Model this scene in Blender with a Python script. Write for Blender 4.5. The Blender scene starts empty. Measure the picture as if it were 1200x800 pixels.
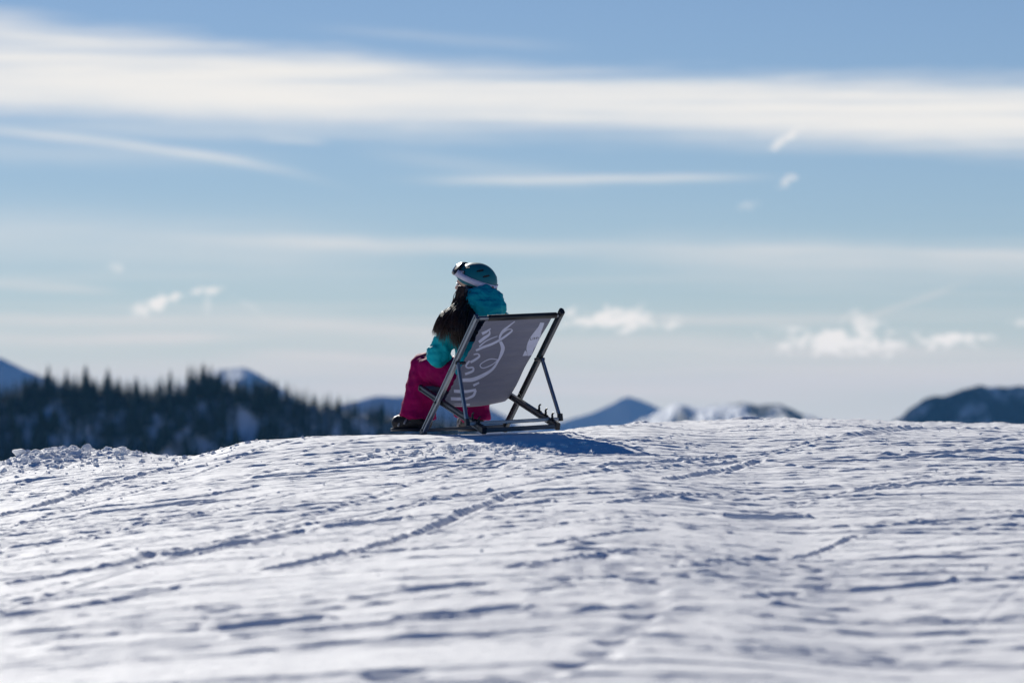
import bpy, bmesh, math, random
import numpy as np
from mathutils import Vector, Matrix, Euler
random.seed(7)
RNG = np.random.default_rng(11)
R = math.radians
SC = bpy.context.scene
COL = SC.collection

# ------------------------------------------------------------------ lens / measuring helpers
F = 4500.0            # focal length in reference pixels (135 mm on a 36 mm, 1200 px wide frame)
EYE = 0.03            # camera height, metres; the chair stands near z = 0 on the crest
CHAIR_Y = 25.7
SUN_AZ, SUN_EL = -17.0, 26.0

def wx(px, Y): return (px - 600.0) / F * Y
def wz(py, Y): return EYE + (500.0 - py) / F * Y

# ------------------------------------------------------------------ object helpers
def link(o, parent=None):
    COL.objects.link(o)
    if parent is not None:
        o.parent = parent
    return o

def empty(name, loc=(0, 0, 0), rot=(0, 0, 0)):
    o = bpy.data.objects.new(name, None)
    o.empty_display_size = 0.1
    o.location = loc
    o.rotation_euler = rot
    return link(o)

def tag(o, label=None, cat=None, group=None, kind=None):
    if label: o['label'] = label
    if cat: o['category'] = cat
    if group: o['group'] = group
    if kind: o['kind'] = kind
    return o

def mesh_from(name, verts, faces, mats, parent=None, smooth=True, midx=None):
    me = bpy.data.meshes.new(name)
    me.from_pydata([tuple(v) for v in verts], [], [tuple(f) for f in faces])
    for m in (mats if isinstance(mats, (list, tuple)) else [mats]):
        me.materials.append(m)
    if midx is not None:
        me.polygons.foreach_set('material_index', np.asarray(midx, dtype=np.int32))
    me.polygons.foreach_set('use_smooth', np.full(len(me.polygons), smooth, dtype=bool))
    me.update()
    return link(bpy.data.objects.new(name, me), parent)

def grid_mesh(name, P, mat, parent=None, smooth=True):
    """P: (rows, cols, 3) array of points -> one sheet."""
    n, m, _ = P.shape
    me = bpy.data.meshes.new(name)
    idx = np.arange(n * m, dtype=np.int32).reshape(n, m)
    q = np.stack([idx[:-1, :-1], idx[:-1, 1:], idx[1:, 1:], idx[1:, :-1]], -1).reshape(-1, 4)
    me.vertices.add(n * m)
    me.vertices.foreach_set('co', P.reshape(-1).astype(np.float32))
    me.loops.add(q.size)
    me.loops.foreach_set('vertex_index', q.reshape(-1))
    me.polygons.add(len(q))
    me.polygons.foreach_set('loop_start', np.arange(0, q.size, 4, dtype=np.int32))
    me.polygons.foreach_set('loop_total', np.full(len(q), 4, dtype=np.int32))
    me.polygons.foreach_set('use_smooth', np.full(len(q), smooth, dtype=bool))
    me.materials.append(mat)
    me.update(calc_edges=True)
    return link(bpy.data.objects.new(name, me), parent)

# ------------------------------------------------------------------ numpy noise
def _hash(xi, yi, seed):
    h = (xi * 374761393 + yi * 668265263 + seed * 1442695041) & 0xffffffff
    h = ((h ^ (h >> 13)) * 1274126177) & 0xffffffff
    return (h ^ (h >> 16)) & 0xffffffff

def pn(x, y, seed=0):
    """2-D gradient noise, about -0.7 .. 0.7"""
    x = np.asarray(x, dtype=np.float64); y = np.asarray(y, dtype=np.float64)
    x0 = np.floor(x).astype(np.int64); y0 = np.floor(y).astype(np.int64)
    fx = x - x0; fy = y - y0
    u = fx * fx * fx * (fx * (fx * 6 - 15) + 10); v = fy * fy * fy * (fy * (fy * 6 - 15) + 10)
    def g(ix, iy, dx, dy):
        a = _hash(ix, iy, seed) * (2 * math.pi / 4294967296.0)
        return np.cos(a) * dx + np.sin(a) * dy
    n00 = g(x0, y0, fx, fy); n10 = g(x0 + 1, y0, fx - 1, fy)
    n01 = g(x0, y0 + 1, fx, fy - 1); n11 = g(x0 + 1, y0 + 1, fx - 1, fy - 1)
    return (n00 * (1 - u) + n10 * u) * (1 - v) + (n01 * (1 - u) + n11 * u) * v

def fbm(x, y, seed=0, oct=4, gain=0.5):
    s = 0; a = 1
    for k in range(oct):
        s = s + a * pn(x * 2 ** k, y * 2 ** k, seed + k * 17); a *= gain
    return s

def pn3(p, seed=0):
    """cheap 3-D-ish noise for cloth: three crossed 2-D noises"""
    return (pn(p[:, 0] + 0.37 * p[:, 2], p[:, 1] - 0.41 * p[:, 2], seed) + pn(p[:, 1] + 3.1 + 0.29 * p[:, 0], p[:, 2], seed + 5) + pn(p[:, 2] * 1.03 + 7.7, p[:, 0] + 0.33 * p[:, 1], seed + 9)) / 1.8

# ------------------------------------------------------------------ material helpers
def new_mat(name):
    m = bpy.data.materials.new(name); m.use_nodes = True
    nt = m.node_tree
    return m, nt, nt.nodes['Principled BSDF'], nt.nodes['Material Output']

def set_in(b, **kw):
    names = {'base': 'Base Color', 'rough': 'Roughness', 'metal': 'Metallic', 'spec': 'Specular IOR Level', 'sheen': 'Sheen Weight',
             'coat': 'Coat Weight', 'coatr': 'Coat Roughness', 'sss': 'Subsurface Weight'}
    for k, v in kw.items():
        s = b.inputs[names[k]]
        s.default_value = (*v, 1) if isinstance(v, (tuple, list)) and len(v) == 3 else v

def simple(name, base, rough=0.6, metal=0.0, bump=None, var=0.0, varscale=20, **kw):
    m, nt, b, out = new_mat(name)
    set_in(b, base=base, rough=rough, metal=metal, **kw)
    tc = nt.nodes.new('ShaderNodeTexCoord')
    if var:
        n = nt.nodes.new('ShaderNodeTexNoise'); n.inputs['Scale'].default_value = varscale; n.inputs['Detail'].default_value = 4
        nt.links.new(tc.outputs['Object'], n.inputs['Vector'])
        mp = nt.nodes.new('ShaderNodeMapRange'); mp.inputs[1].default_value = 0.3; mp.inputs[2].default_value = 0.7
        mp.inputs[3].default_value = 1 - var; mp.inputs[4].default_value = 1 + var
        nt.links.new(n.outputs[0], mp.inputs[0])
        hs = nt.nodes.new('ShaderNodeHueSaturation'); hs.inputs['Color'].default_value = (*base, 1)
        nt.links.new(mp.outputs[0], hs.inputs['Value']); nt.links.new(hs.outputs[0], b.inputs['Base Color'])
        mr = nt.nodes.new('ShaderNodeMapRange'); mr.inputs[1].default_value = 0.3; mr.inputs[2].default_value = 0.7
        mr.inputs[3].default_value = max(0.05, rough - 0.1); mr.inputs[4].default_value = min(1, rough + 0.1)
        nt.links.new(n.outputs[0], mr.inputs[0]); nt.links.new(mr.outputs[0], b.inputs['Roughness'])
    if bump:
        sc, st, dist = bump
        n2 = nt.nodes.new('ShaderNodeTexNoise'); n2.inputs['Scale'].default_value = sc; n2.inputs['Detail'].default_value = 5
        nt.links.new(tc.outputs['Object'], n2.inputs['Vector'])
        bp = nt.nodes.new('ShaderNodeBump'); bp.inputs['Strength'].default_value = st; bp.inputs['Distance'].default_value = dist
        nt.links.new(n2.outputs[0], bp.inputs['Height']); nt.links.new(bp.outputs[0], b.inputs['Normal'])
    return m

def snow_mat(name, bump=True):
    m, nt, b, out = new_mat(name)
    set_in(b, base=(0.87, 0.88, 0.905), rough=0.85, spec=0.06)
    tc = nt.nodes.new('ShaderNodeTexCoord')
    def noise(scale, detail=4, rough=0.6):
        n = nt.nodes.new('ShaderNodeTexNoise'); n.inputs['Scale'].default_value = scale
        n.inputs['Detail'].default_value = detail; n.inputs['Roughness'].default_value = rough
        nt.links.new(tc.outputs['Object'], n.inputs['Vector']); return n
    v = noise(3.0, 6)
    ramp = nt.nodes.new('ShaderNodeMixRGB')
    ramp.inputs[1].default_value = (0.905, 0.90, 0.895, 1); ramp.inputs[2].default_value = (0.955, 0.95, 0.94, 1)
    nt.links.new(v.outputs[0], ramp.inputs[0]); nt.links.new(ramp.outputs[0], b.inputs['Base Color'])
    if bump:
        mpg = nt.nodes.new('ShaderNodeMapping'); mpg.inputs['Scale'].default_value = (11, 42, 30); mpg.inputs['Rotation'].default_value = (0, 0, R(-6))
        nt.links.new(tc.outputs['Object'], mpg.inputs['Vector'])
        n1 = noise(1, 6, 0.68); nt.links.new(mpg.outputs[0], n1.inputs['Vector'])
        n2 = noise(130, 3, 0.7)
        b1 = nt.nodes.new('ShaderNodeBump'); b1.inputs['Strength'].default_value = 0.9; b1.inputs['Distance'].default_value = 0.007
        b2 = nt.nodes.new('ShaderNodeBump'); b2.inputs['Strength'].default_value = 0.8; b2.inputs['Distance'].default_value = 0.0022
        nt.links.new(n1.outputs[0], b1.inputs['Height']); nt.links.new(n2.outputs[0], b2.inputs['Height'])
        nt.links.new(b1.outputs[0], b2.inputs['Normal']); nt.links.new(b2.outputs[0], b.inputs['Normal'])
        # loose grains: small spots glint more than packed snow
        vo = nt.nodes.new('ShaderNodeTexVoronoi'); vo.inputs['Scale'].default_value = 260
        nt.links.new(tc.outputs['Object'], vo.inputs['Vector'])
        sp = nt.nodes.new('ShaderNodeSeparateColor'); nt.links.new(vo.outputs['Color'], sp.inputs[0])
        mr = nt.nodes.new('ShaderNodeMapRange'); mr.inputs[1].default_value = 0.0; mr.inputs[2].default_value = 1.0
        mr.inputs[3].default_value = 0.6; mr.inputs[4].default_value = 0.95
        nt.links.new(sp.outputs[0], mr.inputs[0]); nt.links.new(mr.outputs[0], b.inputs['Roughness'])
    return m

def mountain_mat(name, dark, scale, lo, hi, stretch=0.35):
    """snow with dark rock / forest patches that run down the slope"""
    m, nt, b, out = new_mat(name)
    set_in(b, rough=0.8, spec=0.2)
    tc = nt.nodes.new('ShaderNodeTexCoord')
    mp = nt.nodes.new('ShaderNodeMapping'); mp.inputs['Scale'].default_value = (scale, scale * stretch, scale * stretch)
    nt.links.new(tc.outputs['Object'], mp.inputs['Vector'])
    n = nt.nodes.new('ShaderNodeTexNoise'); n.inputs['Scale'].default_value = 1; n.inputs['Detail'].default_value = 7; n.inputs['Roughness'].default_value = 0.62
    nt.links.new(mp.outputs[0], n.inputs['Vector'])
    r = nt.nodes.new('ShaderNodeMapRange'); r.interpolation_type = 'SMOOTHSTEP'
    r.inputs[1].default_value = lo; r.inputs[2].default_value = hi
    nt.links.new(n.outputs[0], r.inputs[0])
    mx = nt.nodes.new('ShaderNodeMixRGB'); mx.inputs[1].default_value = (*dark, 1); mx.inputs[2].default_value = (0.86, 0.88, 0.91, 1)
    nt.links.new(r.outputs[0], mx.inputs[0]); nt.links.new(mx.outputs[0], b.inputs['Base Color'])
    return m

# ================================================================== WORLD (sky and clouds, by direction)
class N:
    """tiny wrapper so that shader maths can be written as expressions"""
    nt = None
    def __init__(s, v): s.v = v
    @staticmethod
    def op(o, *a, clamp=False):
        n = N.nt.nodes.new('ShaderNodeMath'); n.operation = o; n.use_clamp = clamp
        for i, x in enumerate(a):
            x = x.v if isinstance(x, N) else x
            if isinstance(x, (int, float)): n.inputs[i].default_value = x
            else: N.nt.links.new(x, n.inputs[i])
        return N(n.outputs[0])
    def __add__(s, o): return N.op('ADD', s, o)
    __radd__ = __add__
    def __sub__(s, o): return N.op('SUBTRACT', s, o)
    def __rsub__(s, o): return N.op('SUBTRACT', o, s)
    def __mul__(s, o): return N.op('MULTIPLY', s, o)
    __rmul__ = __mul__
    def __truediv__(s, o): return N.op('DIVIDE', s, o)
    def smooth(s, a, b):
        n = N.nt.nodes.new('ShaderNodeMapRange'); n.interpolation_type = 'SMOOTHSTEP'
        N.nt.links.new(s.v, n.inputs[0])
        for i, x in ((1, a), (2, b)):
            x = x.v if isinstance(x, N) else x
            if isinstance(x, (int, float)): n.inputs[i].default_value = x
            else: N.nt.links.new(x, n.inputs[i])
        return N(n.outputs[0])

def build_world():
    w = bpy.data.worlds.new("World"); SC.world = w; w.use_nodes = True
    nt = w.node_tree; N.nt = nt
    bg = nt.nodes['Background']
    sky = nt.nodes.new('ShaderNodeTexSky'); sky.sky_type = 'NISHITA'; sky.sun_disc = False
    sky.sun_elevation = R(SUN_EL); sky.sun_rotation = R(SUN_AZ)
    sky.altitude = 2000; sky.air_density = 1.0; sky.dust_density = 0.1; sky.ozone_density = 1.6
    tint = nt.nodes.new('ShaderNodeMixRGB'); tint.blend_type = 'MULTIPLY'; tint.inputs[0].default_value = 1
    tint.inputs[2].default_value = (0.785, 0.86, 1.03, 1)
    nt.links.new(sky.outputs[0], tint.inputs[1])
    # unseen sky overhead and behind the camera dimmed and blued to deepen shade
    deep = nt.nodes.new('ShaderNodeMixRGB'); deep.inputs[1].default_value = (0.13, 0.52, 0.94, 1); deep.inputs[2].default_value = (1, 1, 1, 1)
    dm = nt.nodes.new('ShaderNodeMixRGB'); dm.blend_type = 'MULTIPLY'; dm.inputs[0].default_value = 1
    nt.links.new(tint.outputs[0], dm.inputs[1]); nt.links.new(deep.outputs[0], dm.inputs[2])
    tc = nt.nodes.new('ShaderNodeTexCoord'); sep = nt.nodes.new('ShaderNodeSeparateXYZ')
    nt.links.new(tc.outputs['Generated'], sep.inputs[0])
    x, y, z = (N(sep.outputs[i]) for i in range(3))
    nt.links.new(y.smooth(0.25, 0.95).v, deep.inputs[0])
    front = y.smooth(0.3, 0.9)
    # azimuth and elevation in units of 1/4500 rad, origin as in the measurements of the sky
    U = N.op('ARCTAN2', x, y) * F + 600.0
    V = 500.0 - N.op('ARCSINE', z) * F
    def noise(su, sv, detail=4, off=0.0, rough=0.55):
        cb = nt.nodes.new('ShaderNodeCombineXYZ')
        for i, s in enumerate((U / su + off, V / sv + off)):
            nt.links.new(s.v, cb.inputs[i])
        n = nt.nodes.new('ShaderNodeTexNoise'); n.noise_dimensions = '2D'
        n.inputs['Scale'].default_value = 1; n.inputs['Detail'].default_value = detail; n.inputs['Roughness'].default_value = rough
        nt.links.new(cb.outputs[0], n.inputs['Vector'])
        return N(n.outputs[0])
    wob = (noise(260, 60, 3, 3.1) - 0.5)
    fine = noise(420, 16, 5, 9.7)
    fine2 = noise(300, 34, 5, 21.3)
    Vw = V + wob * 22.0 + (noise(150, 14, 4, 61.0) - 0.5) * 16.0
    total = None
    def lay(m, k):
        """stack a thin cloud layer over what is there"""
        nonlocal total
        m = m * k
        total = m if total is None else N.op('SUBTRACT', 1.0, (1.0 - total) * (1.0 - m))
    # the long bright band
    Uc = N.op('MINIMUM', N.op('MAXIMUM', U, -500.0), 1700.0)
    top = 16.0 + 0.128 * Uc - 0.000055 * (Uc * Uc)
    bot = 140.0 + 0.014 * Uc + 0.0000185 * (Uc * Uc)
    body = Vw.smooth(top - 10.0, top + 30.0) * (1.0 - Vw.smooth(bot - 36.0, bot + 22.0))
    azwin = 1.0 - N.op('ABSOLUTE', (U - 600.0)).smooth(1500.0, 2600.0)
    fibre = noise(620, 7.5, 6, 33.3, 0.6)
    lay(body * (fine.smooth(0.25, 0.62) * 0.42 + fibre.smooth(0.30, 0.68) * 0.24 + 0.36) * azwin, 0.98)
    # streaks: centre u, v, half length, half thickness, slope, curvature, strength
    for (cu, cv, hu, hv, sl, cu2, k) in [
            (600, 118, 800, 17, 0.03, 0, 0.55), (120, 108, 380, 16, 0.07, 0, 0.6), (950, 140, 420, 18, 0.045, 0, 0.5),
            (140, 170, 200, 6.0, 0.13, 0.00022, 0.5), (300, 158, 240, 9, 0.02, 0, 0.25), (60, 182, 230, 14, 0.03, 0, 0.20),
            (345, 167, 34, 4, 0.06, 0, 0.30), (690, 210, 175, 5.0, 0.0, 0, 0.62), (560, 196, 120, 10, 0.12, 0, 0.14),
            (470, 289, 240, 8, 0.035, 0, 0.40), (860, 292, 340, 6, 0.02, 0, 0.20), (120, 285, 330, 34, 0.05, 0, 0.34), (1020, 303, 330, 22, 0.03, 0, 0.40),
            (1180, 300, 120, 7, 0.05, 0, 0.3), (60, 395, 200, 8, 0, 0, 0.55), (190, 393, 70, 5, 0, 0, 0.45), (420, 384, 150, 9, 0.05, 0, 0.5), (420, 421, 130, 8, 0.02, 0, 0.5), (40, 337, 90, 6, 0.05, 0, 0.35), (90, 374, 160, 7, 0.02, 0, 0.4),
            (860, 378, 150, 7, 0.0, 0, 0.3), (1060, 357, 60, 4, -0.35, 0, 0.30), (760, 408, 400, 10, 0.02, 0, 0.36), (1000, 440, 420, 13, 0.0, 0, 0.45), (200, 436, 420, 16, 0, 0, 0.45),
            (520, 45, 130, 7, 0.08, 0, 0.16), (640, 455, 300, 12, 0, 0, 0.45), (1090, 415, 160, 12, 0.02, 0, 0.2)]:
        du = (U - cu) / hu
        d = (V + wob * min(22.0, 2.2 * hv) - (cv + sl * (U - cu) + cu2 * (U - cu) * (U - cu))) / hv
        m = N.op('EXPONENT', 0.0 - (d * d + du * du * du * du))
        lay(m * (fine2 * 0.9 + 0.45), k)
    # loose horizontal veils low in the sky
    low = V.smooth(215.0, 470.0)
    lay(low * noise(700, 26, 4, 40.0).smooth(0.42, 0.72), 0.36)
    # small ragged cumulus: centre, half size, strength
    rag = noise(30, 17, 5, 55.0, 0.62) - 0.5
    rag2 = noise(13, 9, 4, 71.0, 0.6) - 0.5
    veil = total; total = None
    for (cu, cv, hu, hv, sl, k) in [
            (722, 376, 62, 12, 0.0, 0.75), (735, 367, 30, 9, 0, 0.5), (183, 358, 22, 9, -0.25, 0.75), (203, 350, 9, 6, 0, 0.45), (246, 341, 15, 6, 0, 0.6), (243, 355, 6, 11, 0, 0.2),
            (985, 402, 72, 15, 0.0, 0.95), (1008, 378, 18, 15, 0, 0.55), (1040, 405, 34, 9, 0, 0.6), (1112, 398, 40, 9, 0.03, 0.85), (930, 398, 20, 12, 0.6, 0.4),
            (921, 164, 19, 6, -0.6, 0.5), (921, 213, 10, 7, -0.3, 0.4), (876, 241, 12, 6, 0, 0.18), (138, 316, 9, 5, 0, 0.25), (1196, 379, 16, 6, 0, 0.4), (290, 358, 22, 7, 0.5, 0.15)]:
        du = (U - cu) / hu
        d = (V - (cv + sl * (U - cu))) / hv
        rr = N.op('SQRT', d * d + du * du) + rag * 2.6 + rag2 * 1.7
        lay(1.0 - rr.smooth(0.25, 1.25), min(1.0, k * 1.25))
    puffs = total; total = veil
    # light on cloud: white high up, a little warmer and greyer low down
    t = V.smooth(150.0, 470.0)
    cm = nt.nodes.new('ShaderNodeMixRGB')
    cm.inputs[1].default_value = (15.2, 14.75, 14.1, 1); cm.inputs[2].default_value = (14.2, 12.9, 12.5, 1)
    nt.links.new(t.v, cm.inputs[0])
    hz = nt.nodes.new('ShaderNodeMixRGB'); hz.inputs[2].default_value = (13.6, 13.0, 13.2, 1)
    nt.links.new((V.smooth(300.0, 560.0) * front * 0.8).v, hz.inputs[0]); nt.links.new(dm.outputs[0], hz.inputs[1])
    mx = nt.nodes.new('ShaderNodeMixRGB')
    nt.links.new((total * (front * 0.85 + 0.15)).v, mx.inputs[0]); nt.links.new(hz.outputs[0], mx.inputs[1]); nt.links.new(cm.outputs[0], mx.inputs[2])
    mp = nt.nodes.new('ShaderNodeMixRGB'); mp.inputs[2].default_value = (16.2, 15.5, 14.9, 1)
    nt.links.new((puffs * front).v, mp.inputs[0]); nt.links.new(mx.outputs[0], mp.inputs[1])
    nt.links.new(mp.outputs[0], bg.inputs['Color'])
    bg.inputs['Strength'].default_value = 0.05
    w.cycles.sampling_method = 'MANUAL'; w.cycles.sample_map_resolution = 1024

build_world()

# sun
sl = bpy.data.lights.new('sun', 'SUN'); sl.energy = 5.0; sl.angle = R(0.53); sl.color = (1.0, 0.965, 0.895)
so = bpy.data.objects.new('sun', sl); link(so)
sd = Vector((math.sin(R(SUN_AZ)) * math.cos(R(SUN_EL)), math.cos(R(SUN_AZ)) * math.cos(R(SUN_EL)), math.sin(R(SUN_EL))))
so.rotation_euler = sd.to_track_quat('Z', 'Y').to_euler()

# camera
cd = bpy.data.cameras.new('camera'); cam = bpy.data.objects.new('camera', cd); link(cam)
cd.lens = 135; cd.sensor_width = 36; cd.sensor_fit = 'HORIZONTAL'
cd.clip_start = 0.2; cd.clip_end = 40000
cam.location = (0, 0, EYE)
cam.rotation_euler = (R(90) + math.atan(100 / F), 0, 0)
cd.dof.use_dof = True; cd.dof.focus_distance = 25.75; cd.dof.aperture_fstop = 2.4; cd.dof.aperture_blades = 9
SC.camera = cam

# ================================================================== SNOW SLOPE
CR_P = np.array([-900, -200, 0, 60, 150, 232, 262, 290, 370, 450, 560, 660, 760, 900, 1040, 1200, 1400, 2100], float)
CR_Y = np.array([640, 575, 549, 541, 533, 531, 523, 514.5, 509, 507.3, 506.5, 503, 494, 490, 489, 492, 496, 520], float)
def spl(w, t):   # softplus
    a = t / w
    return w * np.where(a > 30, a, np.log1p(np.exp(np.minimum(a, 30))))

def crest_dist(X):
    t = np.clip((X - 0.1) / 1.4, 0, 1)
    return 27.0 + 6.0 * t * t * (3 - 2 * t)

def base_z(X, Y):
    X = np.asarray(X, float); Y = np.asarray(Y, float)
    Yc = crest_dist(X)
    pxe = 600 + F * X / 26.0
    sharp = np.interp(pxe, CR_P, CR_Y)
    soft = sum(np.interp(pxe + o, CR_P, CR_Y) for o in (-240, -160, -80, 0, 80, 160, 240)) / 7
    bl = np.clip((Y - 23.6) / 2.2, 0, 1); bl = bl * bl * (3 - 2 * bl)
    zc = EYE + (500 - (soft + (sharp - soft) * bl)) / F * Yc
    rise = (Yc - 25.3) * 0.0135
    z = zc
    q = spl(0.28, 25.3 - Y)
    z = z - 0.056 * q - 0.10 * (1 - np.exp(-q / 2.2))
    # gentle shelf between the break of slope and the crest (only where the crest lies farther back)
    far = np.clip((Yc - 27.2) / 5.8, 0, 1)
    z = z - far * 0.014 * np.clip(Yc - np.maximum(Y, 25.4), 0, 9)
    z = z - 0.30 * spl(0.8, Y - Yc - 1.5) - 0.12 * spl(6.0, Y - 60)
    z = z - 0.0009 * np.clip(np.abs(X) - 12, 0, 400) ** 1.6
    return z

def ground_at_px(px, py):
    """nearest point of the smooth slope seen at a reference pixel"""
    Ys = np.linspace(10.5, 34, 1200)
    Xs = wx(px, Ys)
    v = 500 - (base_z(Xs, Ys) - EYE) / Ys * F
    k = np.argmax(v <= py) if np.any(v <= py) else int(np.argmin(v))
    return float(Xs[k]), float(Ys[k])

TRACKS = [  # ski tracks across the slope: polyline in reference pixels, depth, half width
    ([(-60, 622), (40, 596), (110, 573), (200, 549)], .030, .040), ([(30, 613), (130, 600), (245, 587)], .028, .04), ([(20, 642), (100, 632)], .026, .04),
    ([(40, 581), (118, 574)], .022, .03), ([(205, 651), (305, 634), (350, 624)], .034, .05), ([(325, 667), (420, 646), (500, 621), (605, 578)], .032, .045),
    ([(370, 552), (485, 543)], .022, .03), ([(20, 682), (150, 660), (180, 650)], .032, .05), ([(-10, 724), (100, 709), (205, 692)], .026, .06),
    ([(270, 736), (362, 727)], .035, .07), ([(490, 723), (605, 713)], .030, .06), ([(390, 618), (466, 609)], .035, .05), ([(600, 666), (665, 657), (732, 646)], .024, .045),
    ([(962, 694), (1112, 685)], .028, .06), ([(1138, 683), (1230, 678)], .028, .06), ([(862, 608), (935, 607)], .050, .05), ([(930, 656), (1002, 630)], .022, .028),
    ([(1012, 511), (1114, 503)], .050, .10), ([(1010, 574), (1150, 562)], .025, .04), ([(785, 563), (890, 541)], .026, .04), ([(885, 701), (932, 697)], .026, .05),
    ([(600, 578), (690, 573)], .022, .03), ([(215, 592), (300, 583)], .022, .03), ([(60, 604), (240, 582), (300, 570)], .02, .03), ([(700, 548), (860, 536)], .025, .04),
    ([(80, 760), (250, 748)], .018, .07), ([(640, 720), (720, 712)], .02, .06), ([(1020, 620), (1200, 606)], .022, .05), ([(820, 660), (900, 655)], .02, .05),
    ([(420, 700), (560, 684)], .022, .05), ([(1000, 745), (1200, 737)], .018, .07), ([(720, 590), (840, 580)], .02, .04), ([(1060, 535), (1200, 527)], .03, .05),
    ([(540, 600), (640, 588)], .022, .035), ([(300, 560), (420, 552)], .02, .03), ([(640, 640), (760, 622)], .018, .04)]
STEPS = [(688, 640), (703, 652), (728, 664), (752, 676), (764, 692), (764, 708), (752, 722), (742, 738), (718, 752), (700, 765), (668, 778), (640, 788), (610, 799), (447, 790), (481, 787), (690, 548), (812, 588), (575, 546), (600, 547)]

_tr = [([ground_at_px(*p) for p in pl], d, w) for pl, d, w in TRACKS]
_st = [ground_at_px(*p) for p in STEPS]
# long faint traverses of other skiers
_rt = []
for k in range(520):
    y0 = RNG.uniform(11.5, 33); s = RNG.normal(0.12, 0.25) if k % 5 else RNG.normal(1.6, 1.2) * (y0 > 17); c = RNG.normal(0, 0.02); x0 = RNG.uniform(-5, 5)
    _rt.append((y0, s, c, x0, RNG.uniform(0.6, 2.6), RNG.uniform(0.0018, 0.0075), RNG.uniform(0.011, 0.028)))

def heap(X, Y):
    e = np.exp(-((X + 3.12) / 0.44) ** 2 - ((Y - 25.9) / 0.9) ** 2) + 0.28 * np.exp(-((X + 2.58) / 0.20) ** 2 - ((Y - 25.6) / 0.6) ** 2)
    return e

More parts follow.
